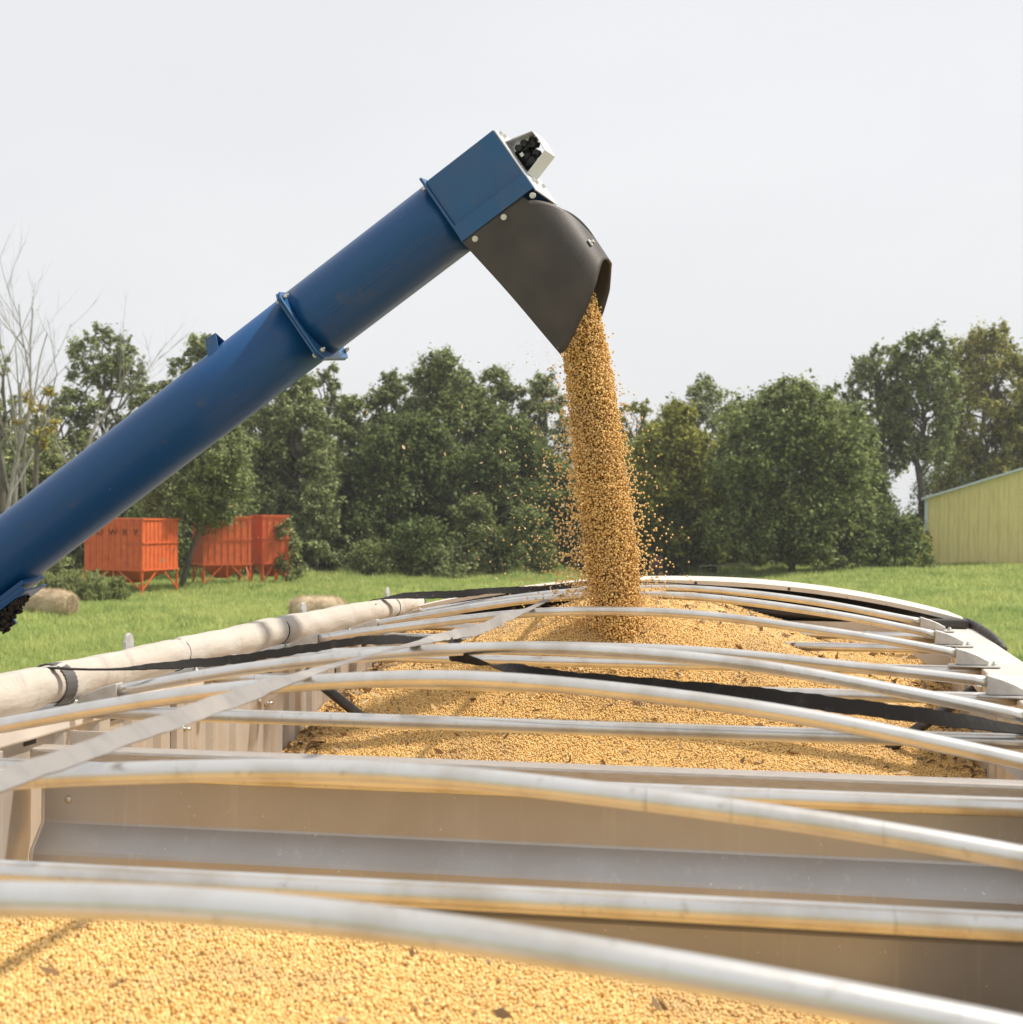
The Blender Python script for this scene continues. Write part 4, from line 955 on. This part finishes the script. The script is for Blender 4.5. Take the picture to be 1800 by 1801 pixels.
# ------------------------------------------------------------------ hay bales
def bale(u, D, az, R_, Ln, label, sink=.12):
    g0 = ground_at(u, D); ax = np.array([*dirs(az)[0], 0.0]); sd_ = np.array([*dirs(az)[1], 0.0]); c = g0+np.array([0, 0, R_-sink])
    root = empty('hay_bale', g0); tag(root, label, 'hay bale', 'round hay bales in the meadow')
    V = []; nL, nA = 26, 72
    for i in range(nL+1):
        f = i/nL-.5
        for j in range(nA):
            a = 2*math.pi*j/nA; e = 1-.34*abs(2*f)**5
            r_ = R_*e*(1+.09*noise.noise(Vector((f*3+D, math.cos(a)*1.2, math.sin(a)*1.2)))+.035*noise.noise(Vector((f*9, math.cos(a)*3, math.sin(a)*3+D)))+.02*noise.noise(Vector((f*40, a*9, D))))*(1 if math.sin(a) > -.6 else .96)
            V.append(c+ax*Ln*f+sd_*r_*math.cos(a)*1.05+np.array([0, 0, r_*math.sin(a)*.95]))
    F = [(i*nA+j, i*nA+(j+1) % nA, (i+1)*nA+(j+1) % nA, (i+1)*nA+j) for i in range(nL) for j in range(nA)]
    F += [list(range(nA))[::-1], [nL*nA+j for j in range(nA)]]
    ee = lambda q: 1-.34*np.abs(2*q)**5
    bo = add('bale_body', V, F, M['hay'], root, True)
    n = 9000; f = rng.uniform(-.5, .5, n); a = rng.uniform(0, 2*math.pi, n)
    P = c+ax*(Ln*f)[:, None]+sd_*(R_*1.05*ee(f)*np.cos(a))[:, None]+np.c_[np.zeros(n), np.zeros(n), R_*.96*ee(f)*np.sin(a)]
    m2 = 3000; r2_ = R_*.66*np.sqrt(rng.random(m2)); a2 = rng.uniform(0, 2*math.pi, m2); sgn = rng.choice([-1, 1], m2)
    P2 = c+ax*(sgn*Ln*.505)[:, None]+sd_*(r2_*np.cos(a2))[:, None]+np.c_[np.zeros(m2), np.zeros(m2), r2_*np.sin(a2)]
    P = np.vstack([P, P2]); d = rng.normal(0, 1, P.shape); d /= np.linalg.norm(d, axis=1)[:, None]; e = np.cross(d, rng.normal(0, 1, P.shape)); e /= np.linalg.norm(e, axis=1)[:, None]
    l = rng.uniform(.05, .14, len(P))[:, None]
    quads_obj('loose_straw', np.stack([P-d*l-e*.006, P-d*l+e*.006, P+d*l], 1).reshape(-1, 3), 3, M['hay'], root)['kind'] = 'stuff'
bale(88, 70, math.radians(-24), .66, 2.55, 'round hay bale at the left, below the auger')
bale(560, 66, math.radians(14), .62, 2.25, 'round hay bale just above the tarp roll, left of centre', .1)

# ------------------------------------------------------------------ shed
gS = ground_at(1629, 124.5); f = np.array([FW[0], FW[1]]); r_ = np.array([_R[0], _R[1]])
sx_, sy_ = dirs(math.radians(-17)); sx3 = np.array([*sx_, 0.0]); sy3 = np.array([*sy_, 0.0])
SB = lambda a, b_, c: gS+sx3*a+sy3*b_+np.array([0, 0, c])
sh = empty('farm_shed', gS); tag(sh, 'pale yellow metal shed with a grey-blue roof edge at the right edge', 'shed')
eav, wid, rid, dep = 5.35, 18.0, 8.2, 26.0
wl = MB(); wl.prism([(0, 0, -.3), (wid, 0, -.3), (wid, 0, eav), (wid/2, 0, rid), (0, 0, eav)], (0, dep, 0), SB)
for a in np.arange(.30, wid-.1, .76):
    zt_ = eav+(rid-eav)*(1-abs(a-wid/2)/(wid/2)); wl.box((a, -.055, .12), (a+.07, 0, zt_-.12), SB)
for a in np.arange(.30+.38, wid-.1, .76):
    zt_ = eav+(rid-eav)*(1-abs(a-wid/2)/(wid/2)); wl.box((a, -.012, .12), (a+.03, 0, zt_-.12), SB)
wl.box((0.1, -.034, eav-.62), (wid-.1, -.026, eav-.585), SB)
wl.build('wall', M['shed'], sh)
rf = MB()
for s_, xa, xb in ((0, -.35, wid/2), (1, wid+.35, wid/2)):
    za = eav-(rid-eav)/(wid/2)*.35
    rf.prism([(xa, -.40, za+.02), (xb, -.40, rid+.02), (xb, -.40, rid+.20), (xa, -.40, za+.20)], (0, dep+.8, 0), SB)
rf.build('roof', M['trim'], sh)
tm = MB(); tm.box((-.10, -.06, -.2), (.16, .0-.029, eav-.05), SB); tm.box((.16, -.06, -.1), (wid, -.036, .12), SB); tm.build('corner_trim', M['trim'], sh)

# ------------------------------------------------------------------ pipe gate and old machine in the shade
gG = ground_at(1232, 112); pg = empty('pipe_gate', gG); tag(pg, 'grey pipe gate standing in the shade under the round tree', 'gate')
Bx = lambda a, z: gG+np.array([_R[0], _R[1], 0])*a+np.array([0, 0, z])
fr = MB(); fr.tube([Bx(0, -.1), Bx(0, 1.12), Bx(2.2, 1.18), Bx(4.0, 1.20), Bx(4.0, -.1)], .045, 8); fr.build('gate_frame', M['fence'], pg)
for a in (1.3, 2.6): MB().tube([Bx(a, .0), Bx(a, 1.15)], .03, 6).build('upright', M['fence'], pg)
MB().tube([Bx(0, .55), Bx(4, .6)], .025, 6).build('rail', M['fence'], pg)
gT = ground_at(1150, 114); fm = empty('farm_implement', gT); tag(fm, 'old faded red and yellow implement in the shade right of the falling beans', 'farm machine')
Bt = lambda a, b_, c: gT+np.array([_R[0], _R[1], 0])*a+np.array([FW[0], FW[1], 0])*b_+np.array([0, 0, c])
q = MB(); q.prism([(-.2, 0, .7), (.75, 0, .62), (.72, 0, 1.72), (.05, 0, 1.66)], (0, 1.1, 0), Bt); q.build('hood', M['red'], fm, bevel=.05)
q = MB(); q.box((-1.1, 0, 1.85), (-.1, .1, 1.93), Bt); q.box((-.22, 0, .5), (-.12, .1, 1.85), Bt); q.box((-.6, .1, .35), (.6, .3, .5), Bt); q.build('frame', M['yellow'], fm)
for a in (-.7, .55):
    q = MB(); q.cyl(Bt(a, -.1, .38), Bt(a, .15, .38), .40, 20); wh = q.build('wheel', M['tyre'], fm)
    q = MB(); q.cyl(Bt(a, -.12, .38), Bt(a, -.09, .38), .2, 16); q.build('rim', M['yellow'], wh)

# ------------------------------------------------------------------ dusty air
hzb = MB(); hzb.box((-260, -30, -2.3), (260, 320, 45)); ho_ = hzb.build('haze', None); tag(ho_, kind='stuff', label='thin dusty haze over the meadow', cat='haze')
hm = bpy.data.materials.new('dusty_air'); hm.use_nodes = True; hn_ = hm.node_tree.nodes; hn_.clear()
ou = hn_.new('ShaderNodeOutputMaterial'); pv = hn_.new('ShaderNodeVolumePrincipled'); pv.inputs['Color'].default_value = (.93, .93, .92, 1); pv.inputs['Density'].default_value = .00035; pv.inputs['Anisotropy'].default_value = .3
hm.node_tree.links.new(pv.outputs[0], ou.inputs['Volume']); ho_.data.materials.append(hm)
sc.cycles.volume_bounces = 0
